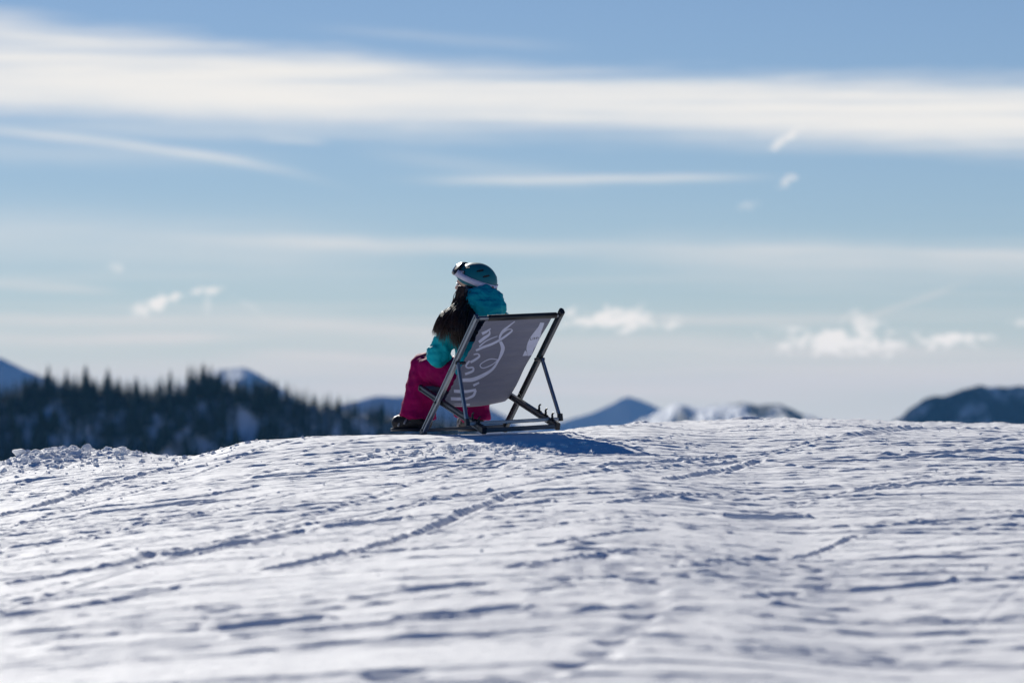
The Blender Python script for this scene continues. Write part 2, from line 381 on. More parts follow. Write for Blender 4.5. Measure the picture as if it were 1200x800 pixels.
def ground(X, Y):
    z = base_z(X, Y)
    near = (Y > 8) & (Y < 45) & (np.abs(X) < 11)
    x = X[near]; y = Y[near]
    # skew so that the wind and ski texture runs slightly up to the right
    ys = y - 0.13 * x
    rough = np.clip(0.70 + 1.1 * pn(x / 2.3, ys / 3.5, 3) + 0.45 * pn(x / 0.8, ys / 1.1, 4), 0.12, 1.5)
    rough = rough * np.where(y > 23, 1.1, 1.0) * np.clip(0.65 + 0.35 * (y - 12) / 9, 0.65, 1.0)
    d = 0.016 * pn(x / 1.3, ys / 0.9, 10)
    def crust(sx, sy, th, amp, seed):
        return amp * np.clip(pn(x / sx + 0.3 * pn(x / sx * .7, ys / sy * .5, seed + 1), ys / sy, seed) - th, 0, 1)
    rr = np.clip(rough, 0.15, 1.4)
    d = d + rr * (crust(0.70, 0.110, 0.28, 0.030, 20) + crust(0.36, 0.070, 0.26, 0.028, 30) + crust(0.19, 0.050, 0.20, 0.024, 40))
    d = d - rr * (crust(0.50, 0.090, 0.32, 0.020, 25) + crust(0.24, 0.060, 0.32, 0.018, 35))
    fineamp = np.clip(0.5 + 0.5 * (y - 12) / 7, 0.5, 1.0) * (0.32 + 0.55 * np.clip(0.45 + 2.0 * pn(x / 1.3, ys / 2.0, 45), 0, 1.7))
    d = d + fineamp * (crust(0.30, 0.040, 0.12, 0.013, 42) + crust(0.15, 0.032, 0.12, 0.013, 44) + crust(0.085, 0.030, 0.10, 0.012, 46))
    d = d + fineamp * (0.0028 * pn(x / 0.070, ys / 0.030, 50) + 0.0016 * pn(x / 0.032, ys / 0.022, 60))
    Yc = crest_dist(x)
    lip = np.exp(-((y - Yc + 0.7) / 1.3) ** 2) * np.clip((y - 27.5) / 2, 0, 1)
    d = d + lip * (crust(0.30, 0.20, 0.10, 0.060, 47) + crust(0.12, 0.12, 0.15, 0.035, 48))
    # isolated lumps
    l = np.clip(pn(x / 0.16, ys / 0.10, 70) - 0.46, 0, 1)
    d = d + 0.08 * l * np.clip(rough, 0.2, 1.2)
    for (y0, s, c, x0, hl, dep, w) in _rt:
        t = x - x0
        e = (y - (y0 + s * t + c * t * t)) / math.sqrt(1 + s * s)
        m = np.abs(e) < 5 * w
        if m.any():
            em = e[m]; fade = np.exp(-(t[m] / hl) ** 4)
            d[m] += fade * dep * (-np.exp(-(em / w) ** 2) + 0.75 * np.exp(-((em - 1.7 * w) / (0.7 * w)) ** 2))
    wig = 0.03 * pn(x / 0.5, y / 0.5, 81)
    for pts, dep, w in _tr:
        dep = dep * 0.62; w = w * 0.70
        best = np.full(x.shape, 1e9); sgn = np.zeros(x.shape)
        for (ax, ay), (bx, by) in zip(pts[:-1], pts[1:]):
            L2 = (bx - ax) ** 2 + (by - ay) ** 2
            t = np.clip(((x - ax) * (bx - ax) + (y - ay) * (by - ay)) / L2, 0, 1)
            dx = x - (ax + t * (bx - ax)); dy = y - (ay + t * (by - ay))
            dd = np.hypot(dx, dy); m = dd < best
            best = np.where(m, dd, best); sgn = np.where(m, np.sign(dy + 1e-9), sgn)
        m = best < 8 * w
        e = best[m] * sgn[m] + wig[m]
        br = np.clip(0.85 + 0.6 * pn(x[m] / 0.22, y[m] / 0.22, 83), 0.25, 1.3)
        d[m] += dep * br * (-0.8 * np.exp(-(e / w) ** 2) + 0.85 * np.exp(-((e - 1.6 * w) / (0.75 * w)) ** 2) + 0.3 * np.exp(-((e + 1.7 * w) / (0.7 * w)) ** 2))
    for (sx, sy) in _st:
        q = ((x - sx) / 0.07) ** 2 + ((y - sy) / 0.11) ** 2
        m = q < 12
        d[m] += -0.026 * np.exp(-q[m] ** 1.5) + 0.0 * np.exp(-((np.sqrt(q[m]) - 1.6) / 0.5) ** 2)
    # ploughed up heap at the left lip
    h = heap(x, y)
    d = d + h * (0.085 + 0.05 * pn(x / 0.16, y / 0.14, 90) + 0.05 * np.abs(pn(x / 0.07, y / 0.07, 91)) + 0.02 * pn(x / 0.035, y / 0.035, 92))
    # trodden flat right where the chair and the boots stand
    flat = np.exp(-((x + 0.2) / 0.75) ** 4 - ((y - 25.95) / 0.75) ** 4)
    d = d * (1 - 0.65 * flat)
    edge = np.clip((11 - np.abs(x)) / 3, 0, 1) * np.clip((45 - y) / 6, 0, 1) * np.clip((y - 8) / 2, 0, 1)
    z = z.copy(); z[near] += d * edge
    return z

def build_ground():
    ys = [-60, -40, -25, -15, -8, -3, 1, 4, 6.5, 8.5, 9.6, 10.3, 10.8]
    y = 11.1
    while y < 33.6:
        ys.append(y); y += 0.0122 + 0.012 * max(0, (y - 27.5) / 6)
    st = 0.03
    while y < 900:
        ys.append(y); y += st; st = min(st * 1.07, 40)
    ys = np.array(ys)
    u = list(np.linspace(-1.16, 1.16, 820))
    ex = []; a = 1.16; s = 0.006
    while a < 60:
        s = min(s * 1.10, 5); a += s; ex.append(a)
    u = np.array([-e for e in ex[::-1]] + u + ex)
    w = 0.150 * np.maximum(ys, 9) + 0.15
    X = u[None, :] * w[:, None] * 0.92
    Y = np.repeat(ys[:, None], len(u), 1)
    Z = ground(X, Y)
    P = np.stack([X, Y, Z], -1)
    o = grid_mesh('snow_ground', P, snow_mat('packed_snow'))
    tag(o, 'white packed snow slope with ski tracks rising to a crest', 'snow', kind='structure')
    return o
build_ground()

def gz(x, y):
    return float(ground(np.array([x], float), np.array([y], float))[0])

# ------------------------------------------------------------------ snow lumps
LUMP_MAT = snow_mat('loose_snow')
def lump_mesh(sx, sy, sz, seed, blocky=0.0, sub=3):
    bm = bmesh.new(); bmesh.ops.create_icosphere(bm, subdivisions=sub, radius=1)
    P = np.array([v.co for v in bm.verts])
    if blocky:
        n = np.abs(P) ** (1 / 1.0); k = np.max(n, 1, keepdims=True)
        P = P * (1 - blocky) + (P / k * 0.82) * blocky
    rc = np.random.default_rng(seed)
    for _ in range(11 if sub == 3 else 6):   # broken faces
        nn = rc.normal(size=3); nn /= np.linalg.norm(nn); lim = rc.uniform(.55, .85)
        P = P - np.maximum(0, P @ nn - lim)[:, None] * nn[None, :]
    d = 0.12 * pn3(P * 1.6 + seed * 3.1, seed) + 0.06 * pn3(P * 3.6 + seed, seed + 3) + 0.05 * pn3(P * 9, seed + 5)
    P = P * (1 + d)[:, None] * np.array([sx, sy, sz])
    for v, p in zip(bm.verts, P): v.co = p
    me = bpy.data.meshes.new('snow_chunk'); bm.to_mesh(me); bm.free()
    me.materials.append(LUMP_MAT)
    me.polygons.foreach_set('use_smooth', np.full(len(me.polygons), False))
    return me

CHUNKS = [  # px, py of centre, size px, blocky, squash, label
    (62, 523, 13, .8, .95, 'upright square snow block, the highest piece on top of the snow heap'),
    (72, 526, 9, .6, .8, 'small snow block leaning against the tall square block on the heap'),
    (24, 535, 19, .15, .75, 'large rounded snow lump alone at the left outer edge of the heap'),
    (102, 530, 15, .3, .85, 'pointed snow chunk standing at the middle of the heap crest'),
    (127, 534, 11, .3, .8, 'grey round snow chunk, left of the pair at the right end of the heap'),
    (141, 534, 10, .4, .7, 'oval snow chunk, right of the pair at the right end of the heap'),
    (142, 543, 20, .4, .42, 'long flat snow slab lying in front of the paired chunks'),
    (40, 549, 16, .4, .6, 'squat snow chunk low on the left front face of the heap'),
    (38, 539, 14, .2, .7, 'snow lump just below the large rounded lump on the heap'),
    (90, 542, 18, .3, .5, 'broad low snow lump in the middle front of the heap')]
for i, (px, py, s, bl, sq, lab) in enumerate(CHUNKS):
    Y = 26.25 - (py - 523) * 0.045
    r = s / F * Y * 0.5
    x = wx(px, Y)
    o = bpy.data.objects.new('snow_chunk', lump_mesh(r * 1.05, r * 0.95, r * sq, 10 + i * 7, bl))
    zc = wz(py, Y); zg = gz(x, Y)
    o.location = (x, Y, min(max(zc, zg + r * sq * 0.35), zg + r * sq * 0.9)); o.rotation_euler = (RNG.normal(0, .15), RNG.normal(0, .15), RNG.uniform(0, 3))
    link(o); tag(o, lab, 'snow chunk', 'snow chunks on the heap at the left')

def build_clods():
    bm = bmesh.new(); bmesh.ops.create_icosphere(bm, subdivisions=1, radius=1)
    bm.verts.ensure_lookup_table()
    B = np.array([v.co for v in bm.verts]); FA = np.array([[v.index for v in f.verts] for f in bm.faces]); bm.free()
    pts = []
    def add(n, fx, fy, smin, smax):
        for _ in range(n):
            x = fx(); y = fy()
            if abs(x) < 0.19 * y:
                pts.append((x, y, smin * (smax / smin) ** (RNG.random() ** 2.2)))
    add(700, lambda: RNG.normal(-3.08, 0.36), lambda: RNG.normal(25.7, 0.6), .004, .026)
    add(380, lambda: RNG.uniform(-4.5, 4.5), lambda: RNG.uniform(22, 32), .003, .011)
    add(160, lambda: RNG.normal(0.0, 0.6), lambda: RNG.normal(23.8, 0.3), .005, .024)
    add(160, lambda: RNG.normal(-0.25, 0.25), lambda: RNG.normal(24.1, 0.14), .006, .028)
    add(170, lambda: RNG.uniform(-3.5, 3.5), lambda: RNG.uniform(14, 23), .003, .009)
    add(50, lambda: RNG.normal(-2.0, 0.25), lambda: RNG.normal(25.2, 0.5), .005, .02)
    A = np.array(pts)
    Z = ground(A[:, 0].copy(), A[:, 1].copy())
    V = []; Fc = []
    for i, (x, y, s) in enumerate(A):
        j = B * (1 + RNG.normal(0, .22, (len(B), 1))) * s * np.array([RNG.uniform(.8, 1.5), RNG.uniform(.8, 1.3), RNG.uniform(.55, .95)])
        a = RNG.uniform(0, 6.28); c, s2 = math.cos(a), math.sin(a)
        j = np.stack([j[:, 0] * c - j[:, 1] * s2, j[:, 0] * s2 + j[:, 1] * c, j[:, 2]], 1) + np.array([x, y, Z[i] + s * 0.3])
        V.append(j); Fc.append(FA + i * len(B))
    o = mesh_from('snow_crumbs', np.concatenate(V), np.concatenate(Fc), LUMP_MAT, smooth=False)
    tag(o, 'loose white snow crumbs scattered over the slope', 'snow crumbs', kind='stuff')
build_clods()

# ================================================================== MATERIALS OF CHAIR AND PERSON
M_ALU = simple('brushed_aluminium', (0.26, 0.28, 0.31), 0.36, 0.9, bump=(90, .08, .002), var=.12, varscale=14)
M_ALU_D = simple('dark_anodised_metal', (0.075, 0.08, 0.09), 0.38, 0.7, bump=(90, .08, .002), var=.15, varscale=14)
M_BLK = simple('black_plastic', (0.012, 0.012, 0.014), 0.45, bump=(60, .1, .002), var=.15)
M_PRINT = simple('white_print', (0.50, 0.52, 0.66), 0.75, var=.06, varscale=30)
M_INK = simple('grey_ink', (0.09, 0.09, 0.12), 0.7)
def canvas_mat():
    m, nt, b, out = new_mat('grey_canvas')
    set_in(b, base=(0.160, 0.165, 0.225), rough=0.85, sheen=0.15)
    tr = nt.nodes.new('ShaderNodeBsdfTranslucent'); tr.inputs[0].default_value = (0.22, 0.20, 0.23, 1)
    mx = nt.nodes.new('ShaderNodeMixShader'); mx.inputs[0].default_value = 0.10
    nt.links.new(b.outputs[0], mx.inputs[1]); nt.links.new(tr.outputs[0], mx.inputs[2]); nt.links.new(mx.outputs[0], out.inputs[0])
    tc = nt.nodes.new('ShaderNodeTexCoord')
    mpc = nt.nodes.new('ShaderNodeMapping'); mpc.inputs['Scale'].default_value = (3, 9, 9); mpc.inputs['Rotation'].default_value = (0, 0, .5)
    nt.links.new(tc.outputs['Object'], mpc.inputs['Vector'])
    n = nt.nodes.new('ShaderNodeTexNoise'); n.inputs['Scale'].default_value = 1.4; n.inputs['Detail'].default_value = 5
    nt.links.new(mpc.outputs[0], n.inputs['Vector'])
    bp = nt.nodes.new('ShaderNodeBump'); bp.inputs['Strength'].default_value = .5; bp.inputs['Distance'].default_value = .03
    nt.links.new(n.outputs[0], bp.inputs['Height']); nt.links.new(bp.outputs[0], b.inputs['Normal'])
    hs = nt.nodes.new('ShaderNodeHueSaturation'); hs.inputs['Color'].default_value = (0.160, 0.165, 0.225, 1)
    mr = nt.nodes.new('ShaderNodeMapRange'); mr.inputs[3].default_value = .85; mr.inputs[4].default_value = 1.15
    nt.links.new(n.outputs[0], mr.inputs[0]); nt.links.new(mr.outputs[0], hs.inputs['Value']); nt.links.new(hs.outputs[0], b.inputs['Base Color'])
    return m
M_CANVAS = canvas_mat()
M_TEAL = simple('teal_shell_cloth', (0.002, 0.33, 0.39), 0.7, bump=(34, .35, .01), var=.10, varscale=12, spec=.12)
M_YOKE = simple('black_shell_cloth', (0.010, 0.013, 0.022), 0.7, bump=(34, .35, .01), var=.2, varscale=12, spec=.15)
M_PANT = simple('magenta_shell_cloth', (0.235, 0.001, 0.072), 0.75, bump=(26, .4, .012), var=.12, varscale=10, spec=.08)
M_BOOT = simple('black_boot_leather', (0.012, 0.012, 0.016), 0.55, bump=(40, .3, .006), var=.25, spec=.2)
M_BOOTG = simple('grey_boot_trim', (0.20, 0.21, 0.23), 0.4, bump=(40, .2, .004), var=.2)
M_SKIN = simple('skin', (0.50, 0.29, 0.21), 0.5, bump=(70, .1, .003), var=.06, sss=.05)
M_HAIR = simple('dark_brown_hair', (0.040, 0.019, 0.010), 0.36, var=.35, varscale=26)
M_HELM = simple('teal_helmet_shell', (0.002, 0.14, 0.17), 0.5, bump=(50, .05, .002), var=.08, varscale=9)
M_STRAP = simple('white_strap_webbing', (0.60, 0.58, 0.70), 0.7, bump=(120, .2, .002), var=.06)
M_LENS = simple('mirrored_goggle_lens', (0.05, 0.05, 0.07), 0.08, 0.6, coat=1.0, coatr=.03)
M_EYE = simple('eye', (0.6, 0.58, 0.55), 0.2)
M_RED = simple('bronze_clip', (0.20, 0.10, 0.08), 0.4, .5)

# ================================================================== DECK CHAIR
YAW = R(26.6)
CX = -0.126
chair = empty('deck_chair', (CX, CHAIR_Y, 0.0), (0, R(-2.9), YAW))
tag(chair, 'grey fabric deck chair with metal frame and white script print, on the snow crest', 'deck chair')

def bar(a, b, w, t, up, bev=0.004, groove=False):
    """bevelled rail a->b; w across along `up`, t along the third axis; returns verts, faces"""
    a = Vector(a); b = Vector(b); d = (b - a).normalized(); up = Vector(up)
    up = (up - d * up.dot(d)).normalized(); sd = d.cross(up).normalized()
    hw, ht = w / 2, t / 2
    prof = [(-hw + bev, -ht), (hw - bev, -ht), (hw, -ht + bev), (hw, ht - bev), (hw - bev, ht), (-hw + bev, ht), (-hw, ht - bev), (-hw, -ht + bev)]
    if groove:  # a channel along the two broad faces
        g = hw * 0.36; k = ht * 0.45
        prof = [(-hw + bev, -ht), (-g, -ht), (-g, -ht + k), (g, -ht + k), (g, -ht), (hw - bev, -ht), (hw, -ht + bev), (hw, ht - bev), (hw - bev, ht),
                (g, ht), (g, ht - k), (-g, ht - k), (-g, ht), (-hw + bev, ht), (-hw, ht - bev), (-hw, -ht + bev)]
    n = len(prof)
    V = [a + up * p + sd * q for p, q in prof] + [b + up * p + sd * q for p, q in prof]
    Fc = [(i, (i + 1) % n, n + (i + 1) % n, n + i) for i in range(n)] + [tuple(range(n - 1, -1, -1)), tuple(range(n, 2 * n))]
    return V, Fc

def tube(pts, rad, seg=10, cap=True):
    pts = [Vector(p) for p in pts]
    rad = rad if isinstance(rad, (list, tuple)) else [rad] * len(pts)
    V = []; Fc = []
    d0 = (pts[1] - pts[0]).normalized(); ref = Vector((0, 0, 1)) if abs(d0.z) < .9 else Vector((1, 0, 0))
    u = d0.cross(ref).normalized()
    for i, p in enumerate(pts):
        d = (pts[min(i + 1, len(pts) - 1)] - pts[max(i - 1, 0)]).normalized()
        u = (u - d * u.dot(d)).normalized(); v = d.cross(u)
        for k in range(seg):
            a = 2 * math.pi * k / seg
            V.append(p + (u * math.cos(a) + v * math.sin(a)) * rad[i])
    for i in range(len(pts) - 1):
        for k in range(seg):
            Fc.append((i * seg + k, i * seg + (k + 1) % seg, (i + 1) * seg + (k + 1) % seg, (i + 1) * seg + k))
    if cap:
        Fc += [tuple(range(seg - 1, -1, -1)), tuple((len(pts) - 1) * seg + k for k in range(seg))]
    return V, Fc

def join(*vf):
    V = []; Fc = []
    for v, f in vf:
        o = len(V); V += list(v); Fc += [tuple(i + o for i in q) for q in f]
    return V, Fc

def put(name, vf, mat, parent, smooth=False, **kw):
    o = mesh_from(name, vf[0], vf[1], mat, parent, smooth)
    return o

AB, AT = (0.45, 0.0), (-0.45, 0.755)          # long frame: foot, top (forward, up)
BB, BT = (-0.41, 0.022), (0.52, 0.305)        # seat frame: rear foot, front end
HA, HB, HP = 0.31, 0.272, 0.345               # half widths
adir = Vector((0, AT[0] - AB[0], AT[1] - AB[1])).normalized()
an = Vector((0, adir.z, -adir.y))             # forward-up normal of the backrest plane
for s in (-1, 1):
    a = Vector((s * HA, AB[0], AB[1])); b = Vector((s * HA, AT[0], AT[1])) + adir * 0.022
    rail = put('back_rail', bar(a, b, 0.043, 0.028, an, groove=True), M_ALU if s < 0 else M_ALU_D, chair)
    if s > 0:
        put('end_cap', bar(b - adir * .012, b + adir * 0.020, 0.050, 0.034, an, bev=.010), M_BLK, rail)
    put('foot_cap', bar(a - adir * .004, a + adir * 0.03, 0.052, 0.034, an, bev=.006), M_BLK if s > 0 else M_ALU_D, rail)
    bdir = Vector((0, BT[0] - BB[0], BT[1] - BB[1])).normalized(); bn = Vector((0, -bdir.z, bdir.y))
    p = Vector((s * HB, BB[0], BB[1])); q = Vector((s * HB, BT[0], BT[1]))
    srail = put('seat_rail', bar(p, q, 0.042, 0.028, bn, groove=True), M_ALU_D, chair)
    put('end_cap', bar(q - bdir * .004, q + bdir * .012, 0.046, 0.032, bn, bev=.008), M_BLK, srail)
    put('foot_cap', bar(p - bdir * .012, p + bdir * .05, 0.050, 0.034, bn, bev=.006), M_BLK, srail)
    # notches that hold the prop bar
    for t in (0.085, 0.185, 0.285):
        o = p.lerp(q, t) + bn * 0.020
        hook = [o, o + bn * .018 - bdir * .004, o + bn * .034 + bdir * .002, o + bn * .046 - bdir * .008, o + bn * .052 - bdir * .020]
        put('notch_hook', join(tube(hook, [.010, .0085, .007, .006, .004], 8), bar(o - bdir * .022, o + bdir * .022, .014, .026, bn)), M_BLK, srail)
    # pivot bolt where the rails cross
    c = Vector((s * (HA + .02), 0.205, 0.208)); c2 = Vector((s * (HB - .02), 0.205, 0.208))
    put('pivot_bolt', tube([c2, c], .009, 12), M_ALU_D, chair)
    # prop leg
    t = 0.62
    pt = Vector((s * (HA + .004), AB[0] + (AT[0] - AB[0]) * t - .045, AB[1] + (AT[1] - AB[1]) * t)); pb = Vector((s * HP, -0.318, 0.070))
    pn_ = Vector((0, 1, 0.2))
    strut = put('prop_leg', bar(pt, pb, 0.026, 0.020, pn_), M_ALU, chair)
    put('hinge_bolt', tube([pt - Vector((s * .055, 0, 0)), pt + Vector((s * .016, 0, 0))], .010, 12), M_BLK, strut)
    put('corner_joint', bar(pb + Vector((0, .004, .030)), pb + Vector((0, -.002, -.018)), .036, .030, pn_, bev=.006), M_BLK, strut)
put('prop_bar', bar((-HP + .012, -0.315, 0.066), (HP - .012, -0.315, 0.066), .024, .022, (0, 0, 1)), M_ALU, chair)
put('rear_bar', bar((-HB + .012, -0.405, 0.020), (HB - .012, -0.405, 0.020), .030, .026, (0, 0, 1)), M_ALU_D, chair)
put('front_bar', tube([(-HB + .012, 0.508, 0.300), (HB - .012, 0.508, 0.300)], .014, 14), M_ALU_D, chair)
put('top_bar', bar((-HA + .014, AT[0], AT[1]), (HA - .014, AT[0], AT[1]), .026, .024, an, bev=.006), M_ALU, chair)
put('front_brace', bar((-HA + .014, 0.427, 0.022), (HA - .014, 0.427, 0.022), .022, .018, (0, 0, 1)), M_ALU_D, chair)

# canvas: profile from the top bar down the back, round the seat and up to the front bar
PROF = np.array([(-0.452, 0.742), (-0.40, 0.705), (-0.30, 0.632), (-0.15, 0.515), (0.0, 0.398), (0.12, 0.302), (0.20, 0.240), (0.26, 0.208), (0.32, 0.197), (0.38, 0.207), (0.44, 0.240), (0.505, 0.290)])
def catmull(P, n):
    P = np.vstack([2 * P[0] - P[1], P, 2 * P[-1] - P[-2]])
    out = []
    for i in range(1, len(P) - 2):
        for t in np.linspace(0, 1, n, endpoint=False):
            out.append(0.5 * ((2 * P[i]) + (-P[i - 1] + P[i + 1]) * t + (2 * P[i - 1] - 5 * P[i] + 4 * P[i + 1] - P[i + 2]) * t * t + (-P[i - 1] + 3 * P[i] - 3 * P[i + 1] + P[i + 2]) * t ** 3))
    out.append(P[-2])
    return np.array(out)
PC = catmull(PROF, 8)
def canvas_z(r, f):
    f = np.asarray(f, float); r = np.asarray(r, float)
    z = np.interp(f, PC[:, 0], PC[:, 1])
    w = np.clip(1 - (r / 0.26) ** 2, 0, 1)
    sag = np.exp(-((f - 0.24) / 0.22) ** 2) * 0.032 + 0.012 * np.exp(-((f + 0.1) / 0.25) ** 2)
    z = z - w * sag
    z = z + 0.004 * np.sin(f * 26 + r * 9) * np.exp(-((np.abs(r) - .24) / .07) ** 2)   # puckers at the hems
    return z
R0, R1 = -0.246, 0.246
def build_canvas():
    V = []; Fc = []; MI = []
    nr = 29; rr = np.linspace(R0, R1, nr); nf = len(PC)
    def norm(r, f):
        e = 1e-3
        dz_f = (canvas_z(r, f + e) - canvas_z(r, f - e)) / (2 * e); dz_r = (canvas_z(r + e, f) - canvas_z(r - e, f)) / (2 * e)
        n = np.stack([-dz_r, -dz_f, np.ones_like(dz_f)], -1)
        return n / np.linalg.norm(n, axis=-1, keepdims=True)
    Fg, Rg = np.meshgrid(PC[:, 0], rr, indexing='ij')
    # the left hem is laced: slightly scalloped edge
    Rg = Rg.copy(); Rg[:, 0] += 0.006 * (np.sin(np.arange(nf) * 1.9) > 0)
    Zg = canvas_z(Rg, Fg); Ng = norm(Rg, Fg)
    T = np.stack([Rg, Fg, Zg], -1)
    for off in (0.0014, -0.0014):
        V.append((T + Ng * off).reshape(-1, 3))
    idx = np.arange(nf * nr).reshape(nf, nr); m = nf * nr
    for i in range(nf - 1):
        for j in range(nr - 1):
            a, b, c, d = idx[i, j], idx[i, j + 1], idx[i + 1, j + 1], idx[i + 1, j]
            Fc.append((a, d, c, b)); Fc.append((m + a, m + b, m + c, m + d)); MI += [0, 0]
    for i in range(nf - 1):
        for j in (0, nr - 1):
            Fc.append((idx[i, j], idx[i + 1, j], m + idx[i + 1, j], m + idx[i, j])); MI.append(0)
    V = list(np.concatenate(V)); 
    # black hem sleeve round the top bar and a grey one round the front bar
    for (f0, z0, rad, mi, ra, rb) in ((AT[0], AT[1], .0205, 1, -0.222, HA - .03), (0.508, 0.300, .0185, 0, R0, R1)):
        v, f = tube([(ra, f0, z0), (rb, f0, z0)], rad, 14)
        o = len(V); V += [np.array(p) for p in v]; Fc += [tuple(i + o for i in q) for q in f]; MI += [mi] * len(f)
    # ---- print on the back, traced from the visible strokes
    cy, sy = math.cos(YAW), math.sin(YAW); tl = math.tan(R(2.9))
    def to_rf(px, py):
        r, f = 0.0, 0.0
        for _ in range(14):
            Y = CHAIR_Y + r * sy + f * cy
            X = wx(px, Y) - CX; Z = wz(py, Y)
            zt = Z - r * tl
            # invert the profile on its rear part
            k = int(np.argmin(PC[:, 1])); ff = np.interp(zt, PC[:k + 1, 1][::-1], PC[:k + 1, 0][::-1])
            w = max(0, 1 - (r / .26) ** 2); ff -= 0.8 * w * (math.exp(-((ff - 0.24) / 0.22) ** 2) * 0.032 + 0.012 * math.exp(-((ff + 0.1) / 0.25) ** 2))
            f = 0.5 * f + 0.5 * ff
            r = (X + sy * f) / cy
        return r, f
    def on_back(px, py, off=-0.0022):
        r, f = to_rf(px, py)
        r = min(max(r, R0 + .002), R1 - .002)
        n = norm(np.array(r), np.array(f))
        return np.array([r, f, float(canvas_z(r, f))]) + n * off
    def stroke(pts, w, mi=2, off=-0.0022, n=7):
        P = catmull(np.array(pts, float), n) if len(pts) > 2 else np.linspace(pts[0], pts[1], 8)
        ws = 0.84 * np.interp(np.linspace(0, 1, len(P)), np.linspace(0, 1, len(w)), w) if isinstance(w, (list, tuple)) else np.full(len(P), w * .84)
        o = len(V)
        for i, p in enumerate(P):
            d = P[min(i + 1, len(P) - 1)] - P[max(i - 1, 0)]; d = d / (np.linalg.norm(d) + 1e-9); q = np.array([-d[1], d[0]]) * ws[i] / 2
            V.append(on_back(*(p + q), off)); V.append(on_back(*(p - q), off))
        for i in range(len(P) - 1):
            Fc.append((o + 2 * i, o + 2 * i + 1, o + 2 * i + 3, o + 2 * i + 2)); MI.append(mi)
    stroke([(609, 376), (601, 382), (595, 387), (591, 393), (590, 398)], [1.2, 2.2, 3.5, 3, 1.5])
    stroke([(605, 385), (605, 387), (600, 391), (591, 397), (581, 402), (570, 406), (562, 409.5)], [1.5, 2, 2.6, 3, 3.2, 3.4, 3], off=-.0026)
    stroke([(605, 385), (601, 385), (596, 388), (591, 392)], 1.3, off=-.0029)
    stroke([(588, 393), (580, 396), (573, 399.5), (566, 405)], [1, 1.3, 1.6, 2])
    stroke([(591, 399), (593.5, 406), (592, 412), (587.5, 421), (580, 431), (568, 438.5), (556, 443.2), (544, 444)], [4, 5.4, 4.6, 2.4, 3.4, 4.8, 5.4, 5], off=-.0032)
    stroke([(587, 420), (578, 419.4), (568.5, 424), (566, 427.6), (570, 429.8), (580, 425.8), (586.5, 421)], 1.3)
    stroke([(570, 391), (575, 388.5), (580.5, 384.5)], [3.6, 3, 1.2]); stroke([(579, 387), (578.5, 391), (573, 395), (566, 400)], [1.6, 2.6, 4, 3.4], off=-.0026)
    stroke([(559, 414.8), (564, 413.8), (565.6, 416.6), (561, 420.4), (555, 424)], [1.6, 2, 2.6, 3, 3])
    stroke([(554, 422.5), (549.5, 428), (552, 430), (557.5, 429.4), (557, 433.4), (548, 437)], [2.4, 2.2, 1.8, 2.2, 3, 3.2], off=-.0026)
    stroke([(564, 446.6), (557, 450)], [2.2, 3.2])
    stroke([(560, 454.6), (548, 457), (534, 457.6)], [3, 4, 4.2]); stroke([(559.5, 455), (556.6, 461), (549, 464.4)], [3.4, 3.2, 2.6], off=-.0026)
    stroke([(549, 464.4), (540, 465), (530, 465.6)], [2.8, 3.6, 3.6], off=-.0029); stroke([(552, 469.6), (545, 470.2), (534, 471)], [1.4, 2.2, 2.4])
    # bottle silhouette (contour bottle) with a dark line of lettering
    Lb = [(650, 230), (620, 290), (562, 360), (520, 410), (490, 455), (462, 500), (440, 545), (422, 600), (415, 645), (424, 700), (432, 745)]
    Rb = [(715, 230), (692, 290), (664, 360), (655, 410), (640, 455), (620, 500), (598, 545), (565, 600), (528, 645), (510, 690), (492, 732)]
    cv = lambda p: (590 + p[0] / 13.34, 360 + p[1] / 13.34)
    o = len(V)
    for l, r_ in zip(Lb, Rb):
        a = np.array(cv(l)); b = np.array(cv(r_))
        for t in np.linspace(0, 1, 4): V.append(on_back(*(a + (b - a) * t)))
    for i in range(len(Lb) - 1):
        for j in range(3):
            q = o + i * 4 + j; Fc.append((q, q + 1, q + 5, q + 4)); MI.append(2)
    o = len(V)
    for p in ((395, 660), (418, 690), (428, 738), (350, 746)): V.append(on_back(*cv(p)))
    Fc.append((o, o + 1, o + 2, o + 3)); MI.append(2)
    for (xa, ya, xb, yb) in ((492, 470, 480, 500), (480, 500, 505, 504), (528, 462, 520, 505), (548, 464, 542, 504), (548, 466, 560, 484), (560, 484, 544, 486), (580, 466, 574, 500), (580, 466, 604, 468), (578, 482, 594, 484), (612, 468, 606, 490)):
        stroke([cv((xa, ya)), cv((xb, yb))], .75, mi=3, off=-.0030)
    mesh_from('canvas_seat', V, Fc, [M_CANVAS, M_BLK, M_PRINT, M_INK], chair, True, MI)
build_canvas()

# ================================================================== PERSON
person = empty('person', (CX, CHAIR_Y, 0.0), (0, 0, YAW))
tag(person, 'person in teal ski jacket and magenta trousers sitting in the deck chair, looking left', 'person')

def ico_pts(c, r, sub=2):
    bm = bmesh.new(); bmesh.ops.create_icosphere(bm, subdivisions=sub, radius=1)
    bm.verts.ensure_lookup_table()
    sc = np.array(r if isinstance(r, (tuple, list)) else (r, r, r), float)
    V = np.array([v.co for v in bm.verts]) * sc + np.array(c); Fc = [tuple(v.index for v in f.verts) for f in bm.faces]; bm.free()
    return list(V), Fc

def capsule(a, b, ra, rb=None):
    rb = ra if rb is None else rb
    a = Vector(a); b = Vector(b)
    return join(ico_pts(a, ra), ico_pts(b, rb), tube([a, a.lerp(b, .5), b], [ra, (ra + rb) / 2, rb], 20))

def chain(pts):
    """pts: (x, y, z, r) joints"""
    return join(*[capsule(p[:3], q[:3], p[3], q[3]) for p, q in zip(pts[:-1], pts[1:])])

